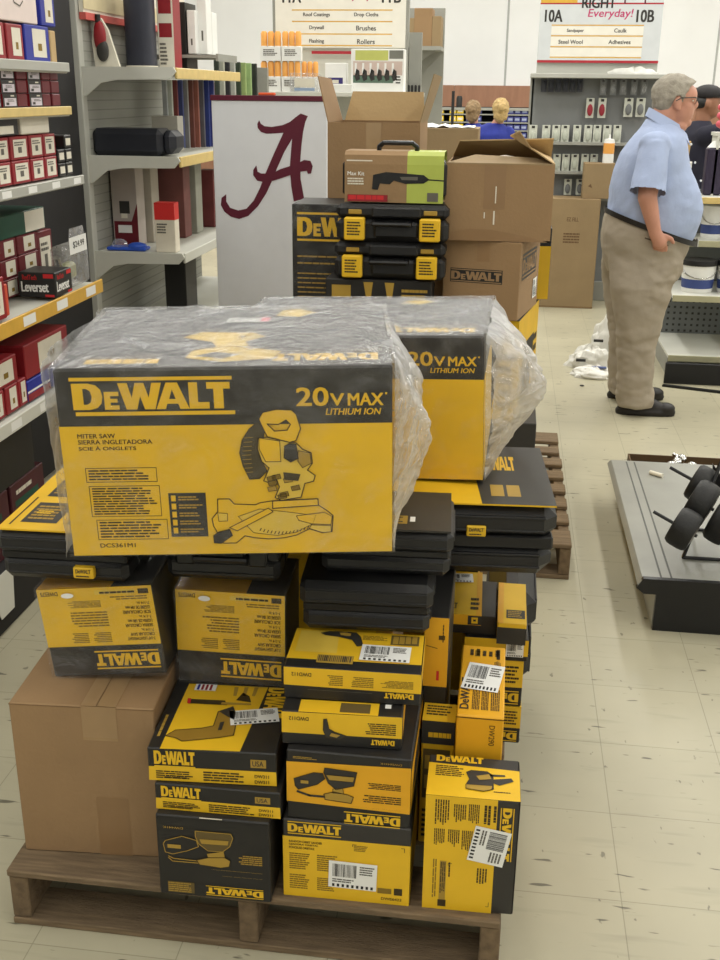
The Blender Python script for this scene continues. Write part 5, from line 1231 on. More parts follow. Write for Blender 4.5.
p = at(452, 127, 12.5); mb = MB(); mb.box(DK2, (-.016, 0, 0), (.016, .03, at(452, 91, 12.5).z)); mb.box(DK2, (-.2, -.15, 0), (.2, .2, .04)); tag(mb.build('black_post', None, (p.x, 12.5, 0)), 'thin black post standing in front of the yellow bins', 'post')
p = at(459, 110, 15.1); zc_ = at(459, 96, 15.1).z-1.47; mb = MB(); mb.lathe(DK2, [(.04, 0), (.04, zc_*.8), (.03, zc_)], n=14); tag(mb.build('dark_canister', None, (p.x, 15.1, 1.471), smooth=True), 'dark canister on the back rack between the post and left blond person', 'canister')

# ================================================================== RIGHT SIDE: LOW DISPLAY PLATFORM
PLT = mat('platform_grey', (142, 142, 134), .4, .07, 7)
t = thing('display_platform', 'low grey shop platform with black front on the floor at right', 'platform', (.547, 3.226, 0))
mb = MB(); mb.box(PLT, (-.05, -.0, .158), (1.15, 1.22, .178), .004); mb.prism(PLT, [(-.05, 0, .158), (-.05, 0, .176), (-.062, 0, .160), (-.058, 0, .150)], (0, 1.22, 0))
for x in (.012, .045): mb.box(mat('groove_dark', (84, 84, 80)), (x, .02, .1775), (x+.006, 1.20, .1786))
mb.ell(mat('rust_mark', (84, 72, 54)), (.34, .17, .1772), (.03, .015, .002))
mb.build('deck', t)
mb = MB(); mb.prism(PLB2, [(-.065, -.002, .150), (-.045, -.002, .184), (1.15, -.002, .184), (1.15, -.002, .0), (.0, -.002, .0), (.0, -.002, .13), (-.04, -.002, .13)], (0, .02, 0)); mb.build('front_kick', t)['label'] = 'black front panel'
mb = MB(); mb.box(STEEL, (0, .02, 0), (.015, 1.20, .158)); mb.box(STEEL, (1.1, .02, 0), (1.13, 1.20, .158)); mb.box(STEEL, (0, 1.17, 0), (1.12, 1.20, .158)); mb.build('side_panel', t)
mb = MB(); mb.cyl(WHT2, (-.028, 0, .009), (.028, -.02, .009), .009, n=10); p = atx(653, 464, .69); tag(mb.build('white_plug', None, (.67, 4.27, .178), (0, 0, R(-20))), 'small white plastic piece lying on the grey platform', 'plug')
# wire stand with black castor wheels
def pz(x, y, Y): return at(x, y, Y)
t = thing('castor_display_stand', 'black wire stand loaded with rubber castor wheels on the grey platform', 'stand', (.66, 3.46, .1775))
o0 = Vector((.66, 3.46, .1775))
mb = MB(); S = .006
A0, A1, A2, A3 = Vector((-.005, -.04, S)), Vector((.34, -.04, S)), Vector((.36, .22, S)), Vector((.06, .22, S))
Tp = Vector((.12, .10, .36)); Tq = Vector((.36, .10, .36))
for a, b in ((A0, A1), (A1, A2), (A2, A3), (A3, A0), (A0, Tp), (A3, Tp), (A1, Tq), (A2, Tq), (Tp, Tq)): mb.cyl(PLB2, a, b, S, n=8)
mb.build('wire_frame', t)
def wheel(c, ax, r, wd, label=None, shaft=.07):
    c = Vector(c); ax = Vector(ax).normalized(); M = Matrix.Translation(c) @ ax.to_track_quat('Z', 'Y').to_matrix().to_4x4()
    mb = MB(); mb.loft(RUB, [(0, 0, -wd/2, r*.72, r*.72), (0, 0, -wd/2, r*.86, r*.86), (0, 0, -wd*.36, r*.97, r*.97), (0, 0, -wd*.15, r, r), (0, 0, wd*.15, r, r), (0, 0, wd*.36, r*.97, r*.97), (0, 0, wd/2, r*.86, r*.86), (0, 0, wd/2, r*.72, r*.72)], n=28, M=M)
    o = mb.build('wheel', t, smooth=True, ang=50)
    m2 = MB(); m2.loft(mat('hub_grey', (120, 112, 104), .3, .2, metal=.7), [(0, 0, -wd*.53, r*.45, r*.45), (0, 0, -wd*.47, r*.7, r*.7), (0, 0, wd*.47, r*.7, r*.7), (0, 0, wd*.53, r*.45, r*.45)], n=20, M=M); m2.build('hub', o, smooth=True)
    m3 = MB(); m3.cyl(PLB2, M @ Vector((0, 0, -wd/2-shaft)), M @ Vector((0, 0, wd/2+.01)), .006, n=8); m3.build('axle', o)
def wl(px, py, Y): return at(px, py, Y)-o0
wheel(wl(684, 529, 3.35), (.86, -.35, -.35), .068, .075, shaft=.075)
wheel(wl(701, 503, 3.46), (.86, -.35, -.35), .078, .075, shaft=.0)
wheel(wl(700, 484, 3.56), (.86, -.35, -.35), .066, .06, shaft=.085)
wheel(wl(724, 520, 3.42), (.86, -.35, -.35), .085, .075, shaft=0)
mb = MB(); mb.prism(PLB2, [wl(713, 464, 3.6), wl(720, 474, 3.6), wl(735, 505, 3.6), wl(712, 490, 3.6)], (0, .01, 0)); mb.build('fin_plate', t)
# low brown tray with chrome parts behind the platform
t = thing('cardboard_tray', 'low brown cardboard tray on the floor behind the grey platform', 'tray', (.83, 4.52, 0))
mb = MB(); w_, d_, h_ = .44, .26, .10
KRD = mat('kraft_dark', (94, 74, 50), .85, .1)
for lo, hi in (((-w_/2, 0, 0), (w_/2, .006, h_)), ((-w_/2, d_-.006, 0), (w_/2, d_, h_)), ((-w_/2, 0, 0), (-w_/2+.006, d_, h_)), ((w_/2-.006, 0, 0), (w_/2, d_, h_)), ((-w_/2, 0, 0), (w_/2, d_, .006))): mb.box(KRD, lo, hi)
mb.build('tray', t)
for i, (px, py) in enumerate(((672, 453), (679, 452), (686, 449), (692, 455))):
    p = at(px, py, 4.6); mb = MB(); mb.ell(CHROME, (0, 0, .02), (.025, .02, .02)); mb.cyl(CHROME, (-.03, 0, .02), (.04, .02, .03), .008)
    mb.cyl(CHROME, (0, 0, -.098), (0, 0, .02), .012)
    tag(mb.build('chrome_fitting', None, (p.x, 4.57+.05*(i % 3), .105), (0, 0, i), smooth=True), 'shiny chrome fitting piled in the low brown tray', 'fitting', 'chrome fittings in the tray')

# ================================================================== RIGHT BACK SHELVING WITH BUCKETS
t = thing('gondola_shelving', 'low shelving bay at the right edge carrying white buckets, behind the man', 'shelving', (1.0, 7.0, 0))
PEGP = mat('perforated_grey', (112, 116, 116), .6, .05)
mb = MB(); mb.box(PEGP, (.0, .40, 0), (1.6, .44, 1.08))
for i in range(38):
    for j in range(9): mb.box(DK, (.03+.04*i, .398, .14+.04*j), (.045+.04*i, .3995, .155+.04*j))
mb.build('back_panel', t)
for z, y0 in ((.13, -.30), (.49, -.22), (.80, -.02), (1.06, .02)):
    mb = MB(); mb.box((STEELW, STEELW, STEELW, STEELW)[0], (.04, y0, z-.02), (1.6, .40, z), .003); s = mb.build('shelf', t)
    m2 = MB(); m2.box(mat('rail_olive', (176, 172, 140), .5) if z < 1 else RAILY, (.04, y0-.008, z-.035), (1.6, y0, z+.004), .002); m2.build('price_rail', s)
mb = MB(); mb.box(STEELD, (.04, -.28, 0), (1.6, .38, .11)); mb.build('base', t)
def bucket(label, x, y, z, r, h, lid=PLB, group='white buckets on the right shelves', band=mat('label_blue', (58, 74, 130), .5, .1)):
    t = thing('bucket', label, 'bucket', (x, y, z), (0, 0, 0), group)
    mb = MB(); mb.lathe(WHT, [(r*.86, 0), (r*.9, .01), (r, h*.86)], n=28); mb.lathe(band, [(r*.905, h*.1), (r*.955, h*.42)], n=28) if band else None
    mb.build('pail', t, smooth=True)
    mb = MB(); mb.lathe(lid, [(r*1.06, h*.84), (r*1.08, h*.9), (r*1.05, h), (r*.6, h*1.01)], n=28); mb.build('lid', t, smooth=True)
    mb = MB(); mb.tube(CHROME, [(r*1.05*math.cos(a*PI/10), -r*1.05*abs(math.sin(a*PI/10))*.9-.0, h*.8-h*.35*abs(math.sin(a*PI/10))) for a in range(11)], .004, 6); mb.build('handle', t)
bk = [('white bucket with black lid and blue band on the lower right shelf', 699, 7.0), ('white bucket cut by the photo edge on the lower right shelf', 735, 7.0)]
for lab, px, Y in bk: p = at(px, 262, Y); bucket(lab, p.x, Y-.02, .49, .105, .20)
p = at(712, 226, 7.2); bucket('white and blue pail on the middle right shelf above the black-lidded bucket', p.x, 7.2, .80, .075, .20, WHT)
p = at(735, 226, 7.2); bucket('white and blue pail on the middle right shelf, at the photo edge', p.x, 7.2, .80, .07, .19, WHT)
p = at(675, 190, 7.25); t = thing('bucket', 'open white pail holding a wooden stick on the upper right shelf', 'bucket', (p.x, 7.25, 1.06))
mb = MB(); mb.lathe(WHT, [(.075, 0), (.08, .01), (.088, .20), (.084, .202), (.075, .03)], n=24); mb.build('pail', t, smooth=True)
mb = MB(); mb.box(mat('stick_wood', (190, 160, 110), .7, .1), (-.0, -.01, .02), (.045, .012, .33), .004); tag(mb.build('paint_stick', None, (p.x, 7.25, 1.06), (0, R(4), 0)), 'pale wooden stick standing in the open white pail', 'stick')
p = at(713, 180, 7.25); mb = MB(); mb.box(mat('dark_purple', (46, 38, 60), .5), (-.06, 0, 0), (.05, .1, .29), .01); mb.box(mat('violet', (108, 84, 190), .5), (.05, 0, .02), (.09, .1, .27), .01)
mb.loft(WHT, [(-.005, .05, .29, .055, .05), (-.005, .05, .33, .02, .02)], n=12); tag(mb.build('caulk_carton', None, (p.x, 7.2, 1.06)), 'dark and violet carton with white cone top on the upper right shelf', 'carton')
mb = MB()
for k in range(3): mb.ell(mat('coral', (214, 92, 106), .5), (0, 0, .05+.05*k), (.05, .04, .03))
p = at(719, 128, 7.3); tag(mb.build('coral_bottle', None, (p.x+.02, 7.26, 1.44), smooth=True), 'coral pink ribbed bottle at the right photo edge', 'bottle')
mb = MB(); mb.box(STEELW, (p.x-.03, 7.2, 1.42), (p.x+.3, 7.38, 1.44)); mb.box(STEELW, (p.x-.02, 7.2, 1.06), (p.x-.005, 7.38, 1.42)); tag(mb.build('small_riser'), 'small white riser shelf under the coral bottle', 'shelf')
# black fallen base panel on the floor
mb = MB(); mb.box(PLB2, (1.03, 6.58, 0), (2.2, 6.68, .07), .004); mb.box(PLB2, (1.0, 6.50, 0), (2.2, 6.52, .13), .004); tag(mb.build('base_panel'), 'long black base panel lying on the floor right of the man', 'panel')
mb = MB(); mb.box(PLB2, (0, 0, 0), (.9, .03, .012)); tag(mb.build('floor_strip', None, (.98, 6.42, 0), (0, 0, R(-18))), 'thin dark strip lying on the floor right of the shoes', 'strip')
# plastic shopping bags in a heap
BAGW = mat('bag_white', (222, 220, 212), .35, .05, 12, .3, 30)
def lump(name, label, c, r, seed, extra=None):
    mb = MB(); n, m_ = 36, 22; vs = []
    def fn(u, v):
        th = 2*PI*u; ph = PI*v*.5
        k = 1+.35*noise.noise(Vector((math.cos(th)*1.6, math.sin(th)*1.6, v*2+seed)))+.16*noise.noise(Vector((math.cos(th)*5, math.sin(th)*5, v*6+seed)))
        return (r[0]*k*math.sin(ph)*math.cos(th), r[1]*k*math.sin(ph)*math.sin(th), max(0, r[2]*k*math.cos(ph)))
    mb.grid(BAGW, fn, n, m_)
    if extra: extra(mb)
    return tag(mb.build(name, None, c, smooth=True, ang=25), label, 'bag')
lump('plastic_bag', 'crumpled white plastic bag standing behind the man on the floor', (.72, 7.10, 0), (.16, .12, .24), 2.1, lambda mb: (mb.box(DK2, (-.12, -.14, .14), (-.06, -.12, .155)), mb.box(DK2, (.0, -.13, .2), (.05, -.11, .22))))
lump('plastic_bag', 'flatter white plastic bag in front of the standing bag on the floor', (.58, 6.86, 0), (.15, .10, .13), 7.4, lambda mb: mb.box(DK2, (-.1, -.13, .06), (-.04, -.11, .075)))
lump('plastic_bag', 'flat white printed bag nearest the camera in the floor heap', (.60, 6.62, 0), (.15, .10, .06), 4.9, lambda mb: (mb.box(mat('print_blue', (70, 84, 130)), (-.03, -.03, .055), (.06, .0, .062))))
mb = MB(); mb.ell(DK2, (0, 0, .004), (.014, .01, .005)); tag(mb.build('black_chip', None, (atx(578, 382, .5).x, 6.35, 0)), 'tiny black chip on the floor left of the man', 'chip')

# ================================================================== PEOPLE
def organic(name, mb, m, voxel, it, parent=None, cut=None, wr=0, wrs=12, loc=(0, 0, 0), mats=None, fac=.5):
    """fuses the limbs and masses in mb into one continuous smooth skin"""
    o = mb.build(name, None)
    md = o.modifiers.new('fuse', 'REMESH'); md.mode = 'VOXEL'; md.voxel_size = voxel
    sm = o.modifiers.new('smooth', 'SMOOTH'); sm.iterations = it; sm.factor = fac
    bpy.context.view_layer.update()
    me = bpy.data.meshes.new_from_object(o.evaluated_get(bpy.context.evaluated_depsgraph_get()))
    bpy.data.objects.remove(o)
    vs = [v.co.copy() for v in me.vertices]; fs = [tuple(p.vertices) for p in me.polygons]; nm = [v.normal.copy() for v in me.vertices]
    bpy.data.meshes.remove(me)
    if wr:
        for i, v in enumerate(vs):
            k = wr(v) if callable(wr) else wr
            q = v*wrs if not isinstance(wrs, Vector) else Vector((v.x*wrs.x, v.y*wrs.y, v.z*wrs.z))
            vs[i] = v+nm[i]*k*(noise.noise(q)+.5*noise.noise(q*2.3))
    if cut: fs = [f for f in fs if all(cut(vs[i]) for i in f)]
    out = MB()
    if mats:
        for mt, test in mats:
            g = [f for f in fs if test(sum((vs[i] for i in f), Vector())/len(f))]
            used = sorted({i for f in g for i in f}); ix = {a: b for b, a in enumerate(used)}
            out.add([vs[i] for i in used], [tuple(ix[i] for i in f) for f in g], mt); s_ = set(g); fs = [f for f in fs if f not in s_]
    if fs:
        used = sorted({i for f in fs for i in f}); ix = {a: b for b, a in enumerate(used)}
        out.add([vs[i] for i in used], [tuple(ix[i] for i in f) for f in fs], m)
    return out.build(name, parent, loc, smooth=True, ang=80)
SKIN = mat('skin', (196, 142, 120), .5, .06, 14, .08, 120)
HAIRG = mat('hair_grey', (160, 153, 140), .8, .14, 60, .5, 420, stretch=(.5, 1, .3))
SHIRT = mat('shirt_light_blue', (166, 180, 212), .75, .05, 10, .15, 60)
KHAKI = mat('trousers_khaki', (158, 147, 130), .8, .06, 8, .15, 60)
LEATH = mat('black_leather', (34, 31, 29), .45, .12)
def ring(x0, x1, y, z, ry): return ((x0+x1)/2, y, z, (x1-x0)/2, ry)
YM = 5.93
t = thing('person', 'older man in light blue short-sleeved shirt and khaki trousers, standing side-on, hand in pocket', 'person', (0, 0, 0))
# body: one continuous skin (head, neck, trunk, arms with hands, legs)
mb = MB()
mb.ell(SKIN, (.806, YM, 1.655), (.100, .076, .098), 24, 16)             # skull
mb.ell(SKIN, (.846, YM, 1.585), (.068, .060, .082), 20, 14)             # face
mb.ell(SKIN, (.885, YM, 1.655), (.036, .050, .050))                      # brow
mb.ell(SKIN, (.908, YM, 1.612), (.024, .016, .026)); mb.ell(SKIN, (.902, YM, 1.634), (.016, .012, .03))   # nose
mb.ell(SKIN, (.896, YM, 1.572), (.018, .026, .012)); mb.ell(SKIN, (.895, YM, 1.556), (.017, .024, .010))   # lips
mb.ell(SKIN, (.882, YM, 1.526), (.026, .032, .024)); mb.ell(SKIN, (.845, YM, 1.510), (.045, .05, .036))   # chin and jowl
for s in (-1, 1):
    mb.ell(SKIN, (.866, YM+s*.036, 1.602), (.03, .024, .028)); mb.ell(SKIN, (.818, YM+s*.078, 1.618), (.020, .010, .034)); mb.ell(SKIN, (.824, YM+s*.078, 1.596), (.013, .010, .014))
mb.caps(SKIN, (.775, YM, 1.58), (.745, YM, 1.44), .068, .075)
mb.loft(SKIN, [ring(.64, .86, YM, 1.46, .10), ring(.60, .87, YM, 1.38, .17), ring(.58, .90, YM, 1.2, .165), ring(.57, .95, YM, 1.05, .165), ring(.57, .90, YM, .92, .16)], 24)
arm_end = {}
for s in (-1, 1):
    ys = YM+s*.20
    sh = Vector((.715, ys, 1.41)); el = Vector((.690, YM+s*.27, 1.175)); wr = Vector((.748, YM+s*.252, .998))
    mb.caps(SKIN, sh, el, .062, .048); mb.caps(SKIN, el, wr, .049, .032)
    hd = wr+Vector((.030, -s*.014, -.048)); mb.caps(SKIN, wr, hd, .033, .037)
    for k in range(4):                                                   # fingers sliding into the pocket
        a = hd+Vector((-.026+.019*k, -s*.012, -.012)); b = a+Vector((.010, -s*.022, -.034+.004*abs(k-1.5))); c = b+Vector((.002, -s*.016, -.026))
        mb.caps(SKIN, a, b, .0105, .0098, 10); mb.caps(SKIN, b, c, .0098, .0085, 10)
    a = hd+Vector((.024, s*.004, .030)); b = a+Vector((.030, s*.002, -.012)); mb.caps(SKIN, a, b, .0135, .012, 10); mb.caps(SKIN, b, b+Vector((.014, -s*.006, -.020)), .012, .010, 10)
for yy, dx in ((5.80, 0), (6.12, -.02)):
    mb.caps(SKIN, (.72+dx, yy+(YM-yy)*.35, .92), (.72+dx, yy, .5), .09, .06); mb.caps(SKIN, (.72+dx, yy, .5), (.735+dx, yy, .09), .06, .04); mb.ell(SKIN, (.79+dx, yy, .045), (.11, .036, .03))
organic('body', mb, SKIN, .0065, 2, t)
# eyes and glasses
mb = MB()
for s in (-1, 1): mb.ell(WHT2, (.893, YM+s*.031, 1.634), (.010, .012, .008))
mb.build('eyes', t, smooth=True)
GLS = mat('spectacle_frame', (70, 58, 50), .3)
mb = MB()
for s in (-1, 1):
    y = YM+s*.034
    mb.tube(GLS, [(.913, y-.026*s, 1.646), (.913, y+.028*s, 1.648), (.908, y+.03*s, 1.622), (.911, y-.02*s, 1.616), (.913, y-.026*s, 1.646)], .0022, 6)
    mb.tube(GLS, [(.910, y+.029*s, 1.645), (.90, YM+s*.072, 1.648), (.83, YM+s*.086, 1.645), (.806, YM+s*.085, 1.63)], .003, 6)
mb.tube(GLS, [(.913, YM-.008, 1.644), (.913, YM+.008, 1.644)], .002, 6)
mb.build('glasses', t)
# hair
mb = MB(); mb.ell(HAIRG, (.800, YM, 1.662), (.110, .086, .102), 24, 16); mb.ell(HAIRG, (.768, YM, 1.635), (.070, .078, .088), 20, 14); mb.ell(HAIRG, (.86, YM, 1.708), (.052, .06, .034))
for s in (-1, 1): mb.ell(HAIRG, (.832, YM+s*.062, 1.655), (.035, .02, .036))
def hair_in(v):                                                           # positive inside the haired area, fades the shell into the scalp
    tb = HL; z = tb[-1][1]
    if v.x <= tb[0][0]: z = tb[0][1]
    for (xa_, za_), (xb_, zb_) in zip(tb, tb[1:]):
        if xa_ <= v.x <= xb_: z = za_+(zb_-za_)*(v.x-xa_)/(xb_-xa_); break
    return v.z-z+.006*noise.noise(v*40)
HL = [(.69, 1.55), (.74, 1.555), (.775, 1.575), (.793, 1.60), (.805, 1.642), (.824, 1.648), (.832, 1.612), (.846, 1.612), (.856, 1.655), (.88, 1.692), (.91, 1.712)]
def hair_wr(v): return .0055
o_ = organic('hair', mb, HAIRG, .007, 3, t, None, hair_wr, Vector((22, 30, 34)))
me_ = o_.data; c_ = Vector((.80, YM, 1.65)); nm_ = [v.normal.copy() for v in me_.vertices]
for v_, n_ in zip(me_.vertices, nm_):
    e_ = hair_in(v_.co); k_ = max(0., min(1., (.012-e_)/.016)); v_.co -= n_*.030*k_*k_*(3-2*k_)
# shirt
hem = lambda x: 1.085-(x-.525)*.335
mb = MB()
mb.loft(SHIRT, [ring(.685, .80, YM, 1.55, .072), ring(.655, .86, YM, 1.50, .115), ring(.625, .885, YM, 1.465, .165), ring(.592, .895, YM, 1.42, .20), ring(.562, .905, YM, 1.37, .212), ring(.535, .935, YM, 1.28, .212), ring(.524, .985, YM, 1.19, .215), ring(.522, 1.012, YM, 1.10, .22), ring(.524, 1.008, YM, 1.03, .22), ring(.53, .985, YM, .96, .215), ring(.55, .95, YM, .88, .20)], 32, 2.2)
for s in (-1, 1): mb.ell(SHIRT, (.71, YM+s*.178, 1.42), (.082, .06, .062))
def shirt_wr(v): return .0045+.004*max(0, 1-abs(v.z-1.12)/.2)
shirt = organic('shirt', mb, SHIRT, .010, 4, t, lambda v: v.z > hem(v.x)-.004 and not (v.z > 1.545), shirt_wr, 9)
for s in (-1, 1):
    sh = Vector((.712, YM+s*.192, 1.425)); el = Vector((.688, YM+s*.272, 1.20)); ax = (el-sh).normalized(); mb = MB()
    mb.ell(SHIRT, sh, (.083, .062, .064)); mb.cyl(SHIRT, sh, el+ax*.06, .070, .096, n=24)
    organic('sleeve', mb, SHIRT, .008, 3, shirt, lambda v: (v-el).dot(ax) < .004, .004, 13)
# collar
mb = MB()
mb.loft(SHIRT, [(.772, YM, 1.530, .083, .076, -.52), (.772, YM, 1.550, .080, .072, -.52), (.772, YM, 1.553, .086, .078, -.52), (.775, YM, 1.492, .104, .108, -.62)], 36, 2.1, caps=False)
for s in (-1, 1): mb.prism(SHIRT, [(.850, YM+s*.03, 1.502), (.872, YM+s*.075, 1.452), (.900, YM+s*.045, 1.418), (.884, YM+s*.012, 1.468)], (.004, s*.004, .002))
mb.build('collar', t, smooth=True, ang=30)
mb = MB()
for z, x in ((1.42, .915), (1.33, .945), (1.24, .985)): mb.ell(WHT, (x, YM-.012, z), (.006, .006, .006), 8, 6)
mb.build('buttons', t)
# trousers
mb = MB()
mb.loft(KHAKI, [ring(.515, .975, YM, 1.10, .20), ring(.503, .972, YM, 1.03, .212), ring(.497, .965, YM, .97, .218), ring(.502, .962, YM, .90, .215), ring(.52, .952, YM, .83, .205), ring(.55, .90, YM, .76, .17)], 30, 2.3)
for yy, dx in ((5.805, 0), (6.085, -.022)):
    mb.loft(KHAKI, [ring(.53+dx*.3, .945+dx, yy+(YM-yy)*.4, .88, .12), ring(.545+dx, .935+dx, yy+(YM-yy)*.25, .79, .128), ring(.558+dx, .89+dx, yy, .70, .118), ring(.580+dx, .868+dx, yy, .60, .112), ring(.602+dx, .850+dx, yy, .50, .106), ring(.620+dx, .838+dx, yy, .41, .10), ring(.632+dx, .832+dx, yy, .30, .096), ring(.640+dx, .836+dx, yy, .19, .098), ring(.648+dx, .85+dx, yy, .10, .10), ring(.652+dx, .856+dx, yy, .045, .10)], 26, 2.2)
def kh_wr(v): return .0055+.012*math.exp(-((v.z-.78)**2)/.02)*(v.x > .75)+.006*math.exp(-((v.z-.38)**2)/.02)+.007*math.exp(-((v.z-.12)**2)/.008)
organic('trousers', mb, KHAKI, .010, 4, t, lambda v: v.z < hem(v.x)+.0, kh_wr, Vector((11, 11, 16)))
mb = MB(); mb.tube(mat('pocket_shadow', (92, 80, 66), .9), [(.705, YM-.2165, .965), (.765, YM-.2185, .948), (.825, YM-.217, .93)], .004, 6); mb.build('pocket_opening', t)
# belt
mb = MB()
mb.loft(LEATH, [(.755, YM, hem(.755)-.020, .247, .224, -.335), (.755, YM, hem(.755)+.008, .247, .224, -.335)], 40, 2.3, caps=False)
mb.build('belt', t, smooth=True)
mb = MB(); mb.box(CHROME, (1.0, YM-.025, hem(1.0)-.024), (1.008, YM+.025, hem(1.0)+.016), .002); mb.build('belt_buckle', t)
for k, (yy, dx, rz) in enumerate(((5.80, 0, 0), (6.12, -.02, 0))):
    mb = MB()
    mb.loft(LEATH, [(.81+dx, yy, .0, .160, .046), (.81+dx, yy, .022, .164, .05), (.808+dx, yy, .03, .158, .046)], 28, 2.4)
    mb.loft(LEATH, [(.812+dx, yy, .02, .157, .046), (.80+dx, yy, .05, .142, .043), (.765+dx, yy, .085, .095, .04), (.74+dx, yy, .13, .06, .04)], 28, 2.2)
    mb.ell(LEATH, (.915+dx, yy, .04), (.055, .044, .032))
    organic('shoe', mb, LEATH, .007, 2, t)

# ---- people in the distance
BLUES = mat('shirt_royal_blue', (40, 52, 140), .8, .08, 10, .15, 60)
BLOND = mat('hair_blond', (186, 158, 106), .7, .2, 40, .5, 160); BLOND2 = mat('hair_dark_blond', (140, 116, 84), .7, .2, 40, .5, 160)
JEANS = mat('jeans_dark', (52, 56, 74), .8, .08)
def back_person(label, px, ytop, Y, hair, wsh, lean=0, face=0):
    zt = at(px, ytop, Y).z; X = at(px, ytop, Y).x
    s = zt/1.68
    t = thing('person', label, 'person', (X, Y, 0), (0, 0, R(face)))
    mb = MB()
    mb.ell(SKIN, (0, -.0, 1.57), (.072, .09, .11)); mb.caps(SKIN, (0, .01, 1.49), (lean*.2, .02, 1.40), .05, .055); mb.ell(SKIN, (0, .088, 1.555), (.014, .02, .022))
    mb.loft(SKIN, [(lean*.3, .02, .85, .15, .1), (lean*.3, .02, 1.1, .14, .1), (lean*.3, .02, 1.36, wsh*.8, .1), (lean*.3, .02, 1.41, wsh*.5, .07)], 20)
    for k in (-1, 1):
        sh = Vector((lean*.3+k*wsh*.85, .02, 1.34)); el = sh+Vector((k*.06, .02, -.28)); wr = el+Vector((-k*.02, .16, -.12))
        mb.caps(SKIN, sh, el, .045, .036); mb.caps(SKIN, el, wr, .036, .026); mb.ell(SKIN, wr+Vector((0, .05, -.01)), (.035, .05, .018))
        for q in range(4): mb.caps(SKIN, wr+Vector((-.03+.02*q, .08, -.01)), wr+Vector((-.03+.02*q, .13, -.03)), .009, .008, 8)
        mb.caps(SKIN, wr+Vector((-k*.03, .04, 0)), wr+Vector((-k*.055, .085, -.01)), .011, .009, 8)
        mb.caps(SKIN, (k*.09, .02, .85), (k*.1, .02, .46), .075, .055); mb.caps(SKIN, (k*.1, .02, .46), (k*.1, 0, .08), .055, .035); mb.ell(SKIN, (k*.1, .06, .035), (.04, .11, .035))
    b = organic('body', mb, SKIN, .010, 3, t)
    mb = MB(); mb.loft(BLUES, [(lean*.3, .02, .84, .19, .13), (lean*.3, .02, 1.0, .185, .13), (lean*.3, .02, 1.2, wsh*1.0, .13), (lean*.3, .02, 1.34, wsh*1.02, .125), (lean*.3, .02, 1.41, wsh*.7, .09), (lean*.2, .02, 1.45, .075, .07)], 24)
    for k in (-1, 1): sh = Vector((lean*.3+k*wsh*.82, .02, 1.35)); mb.caps(BLUES, sh, sh+Vector((k*.06, .02, -.2)), .07, .062)
    organic('shirt', mb, BLUES, .012, 3, t, None, .005, 9)
    mb = MB(); mb.loft(JEANS, [(0, .02, .95, .18, .125), (0, .02, .8, .18, .125), (0, .02, .74, .16, .11)], 24)
    for k in (-1, 1): mb.loft(JEANS, [(k*.085, .02, .84, .095, .11), (k*.1, .02, .46, .075, .08), (k*.1, .01, .06, .065, .075)], 18)
    organic('trousers', mb, JEANS, .012, 2, t)
    mb = MB(); mb.ell(hair, (0, -.015, 1.595), (.085, .10, .10)); mb.ell(hair, (.0, -.09, 1.60), (.055, .05, .05)); mb.ell(hair, (0, -.05, 1.53), (.07, .06, .08))
    organic('hair', mb, hair, .011, 2, t, lambda v: not (v.y > .05 and v.z < 1.62), .010, 40)
    for k in (-1, 1):
        mb = MB(); mb.loft(LEATH, [(k*.1, .05, 0, .045, .13), (k*.1, .05, .03, .045, .13), (k*.1, .03, .08, .04, .09)], 18); mb.build('shoe', t, smooth=True)
    t.scale = (s, s, s)
    return t
back_person('blond person in royal blue shirt seen from behind, right one of the pair', 501, 99, 11.0, BLOND, .205, -.25, 8)
back_person('person with darker blond hair in royal blue shirt, left one of the pair', 474, 101, 11.6, BLOND2, .16, .0, -15)
# man in dark shirt and cap at the right edge, arm raised
NAVY = mat('shirt_navy_black', (30, 30, 46), .8, .1); CAPM = mat('cap_black', (36, 34, 36), .7, .1)
Yc = 8.6; zt = at(707, 85, Yc).z; Xc = at(709, 90, Yc).x
t = thing('person', 'man in black cap and dark shirt, arm raised, behind the older man', 'person', (Xc, Yc, 0))
mb = MB(); q = zt/1.72
mb.ell(SKIN, (0, 0, 1.60), (.09, .072, .105)); mb.ell(SKIN, (.035, 0, 1.545), (.055, .05, .06)); mb.ell(SKIN, (.098, 0, 1.585), (.018, .013, .02)); mb.ell(SKIN, (-.01, -.075, 1.59), (.018, .01, .03)); mb.caps(SKIN, (-.02, 0, 1.53), (-.03, 0, 1.42), .055, .06)
mb.loft(SKIN, [(-.03, 0, .88, .1, .14), (-.03, 0, 1.2, .11, .15), (-.03, 0, 1.38, .09, .16), (-.03, 0, 1.43, .07, .1)], 20)
sh = Vector((-.02, -.17, 1.38)); el = Vector((.12, -.24, 1.42)); wr = Vector((.26, -.2, 1.60)); mb.caps(SKIN, sh, el, .05, .042); mb.caps(SKIN, el, wr, .042, .03); mb.ell(SKIN, wr+Vector((.03, 0, .05)), (.03, .02, .045))
for k in range(4): mb.caps(SKIN, wr+Vector((.01+.018*k, 0, .08)), wr+Vector((.025+.018*k, .01, .14)), .009, .008, 8)
mb.caps(SKIN, wr+Vector((0, .01, .04)), wr+Vector((-.02, .015, .085)), .011, .009, 8)
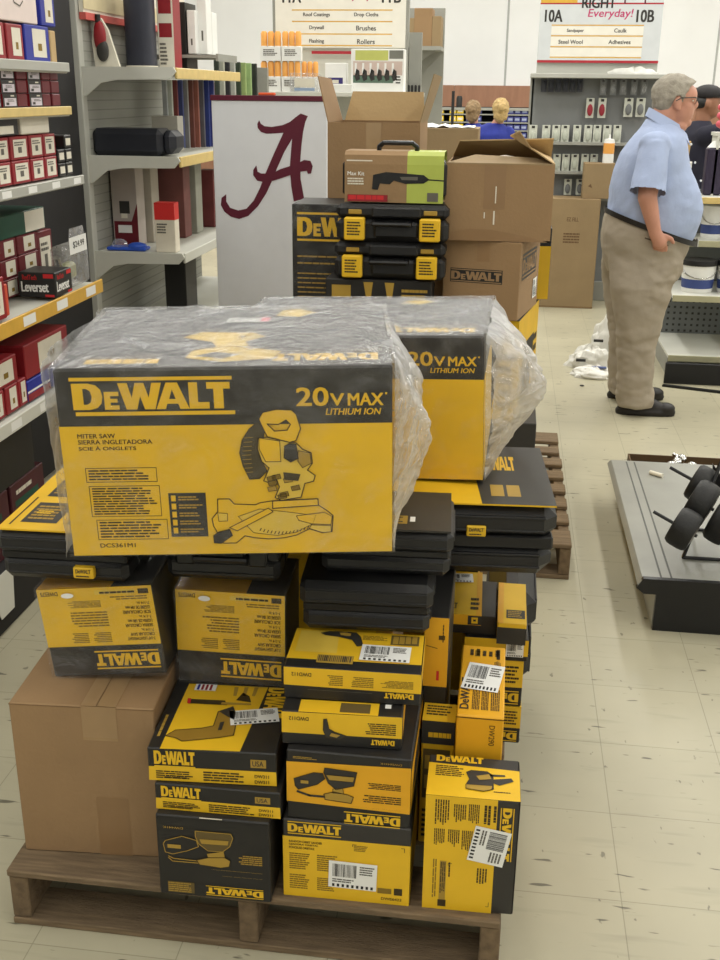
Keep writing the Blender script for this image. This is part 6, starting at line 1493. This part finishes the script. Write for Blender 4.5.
sh = Vector((-.02, .17, 1.38)); mb.caps(SKIN, sh, (.0, .24, 1.1), .048, .038); mb.caps(SKIN, (.0, .24, 1.1), (.12, .22, .95), .038, .028); mb.ell(SKIN, (.16, .22, .93), (.045, .03, .025))
for k in (-1, 1): mb.caps(SKIN, (-.03, k*.09, .88), (-.02, k*.1, .48), .08, .058); mb.caps(SKIN, (-.02, k*.1, .48), (-.04, k*.1, .08), .056, .038); mb.ell(SKIN, (.03, k*.1, .035), (.12, .04, .035))
organic('body', mb, mat('skin_tan', (150, 106, 82), .5, .06), .010, 3, t)
mb = MB(); mb.loft(NAVY, [(-.03, 0, .84, .13, .18), (-.03, 0, 1.05, .135, .18), (-.03, 0, 1.25, .135, .19), (-.03, 0, 1.38, .115, .195), (-.03, 0, 1.44, .085, .12), (-.03, 0, 1.475, .065, .07)], 24)
mb.caps(NAVY, (-.02, -.17, 1.37), (.08, -.225, 1.405), .072, .062); mb.caps(NAVY, (-.02, .17, 1.37), (-.005, .22, 1.2), .07, .06)
organic('shirt', mb, NAVY, .012, 3, t, None, .005, 9)
mb = MB(); mb.loft(JEANS, [(-.03, 0, .95, .13, .17), (-.03, 0, .8, .13, .17)], 24)
for k in (-1, 1): mb.loft(JEANS, [(-.03, k*.085, .86, .11, .09), (-.02, k*.1, .46, .08, .075), (-.03, k*.1, .06, .075, .065)], 18)
organic('trousers', mb, JEANS, .012, 2, t)
mb = MB(); mb.ell(CAPM, (-.005, 0, 1.66), (.104, .084, .065), 24, 14); mb.loft(CAPM, [(.10, 0, 1.645, .085, .06), (.10, 0, 1.652, .085, .06)], 20); o = organic('cap', mb, CAPM, .006, 2, t, lambda v: v.z > 1.63)
mb = MB(); mb.ell(DK2, (-.03, 0, 1.60), (.075, .078, .06)); organic('hair', mb, DK2, .009, 2, t, lambda v: v.x < .01)
for k in (-1, 1): mb = MB(); mb.loft(LEATH, [(.02, k*.1, 0, .135, .045), (.02, k*.1, .03, .135, .045), (0, k*.1, .09, .09, .04)], 18); mb.build('shoe', t, smooth=True)
t.scale = (q, q, q)
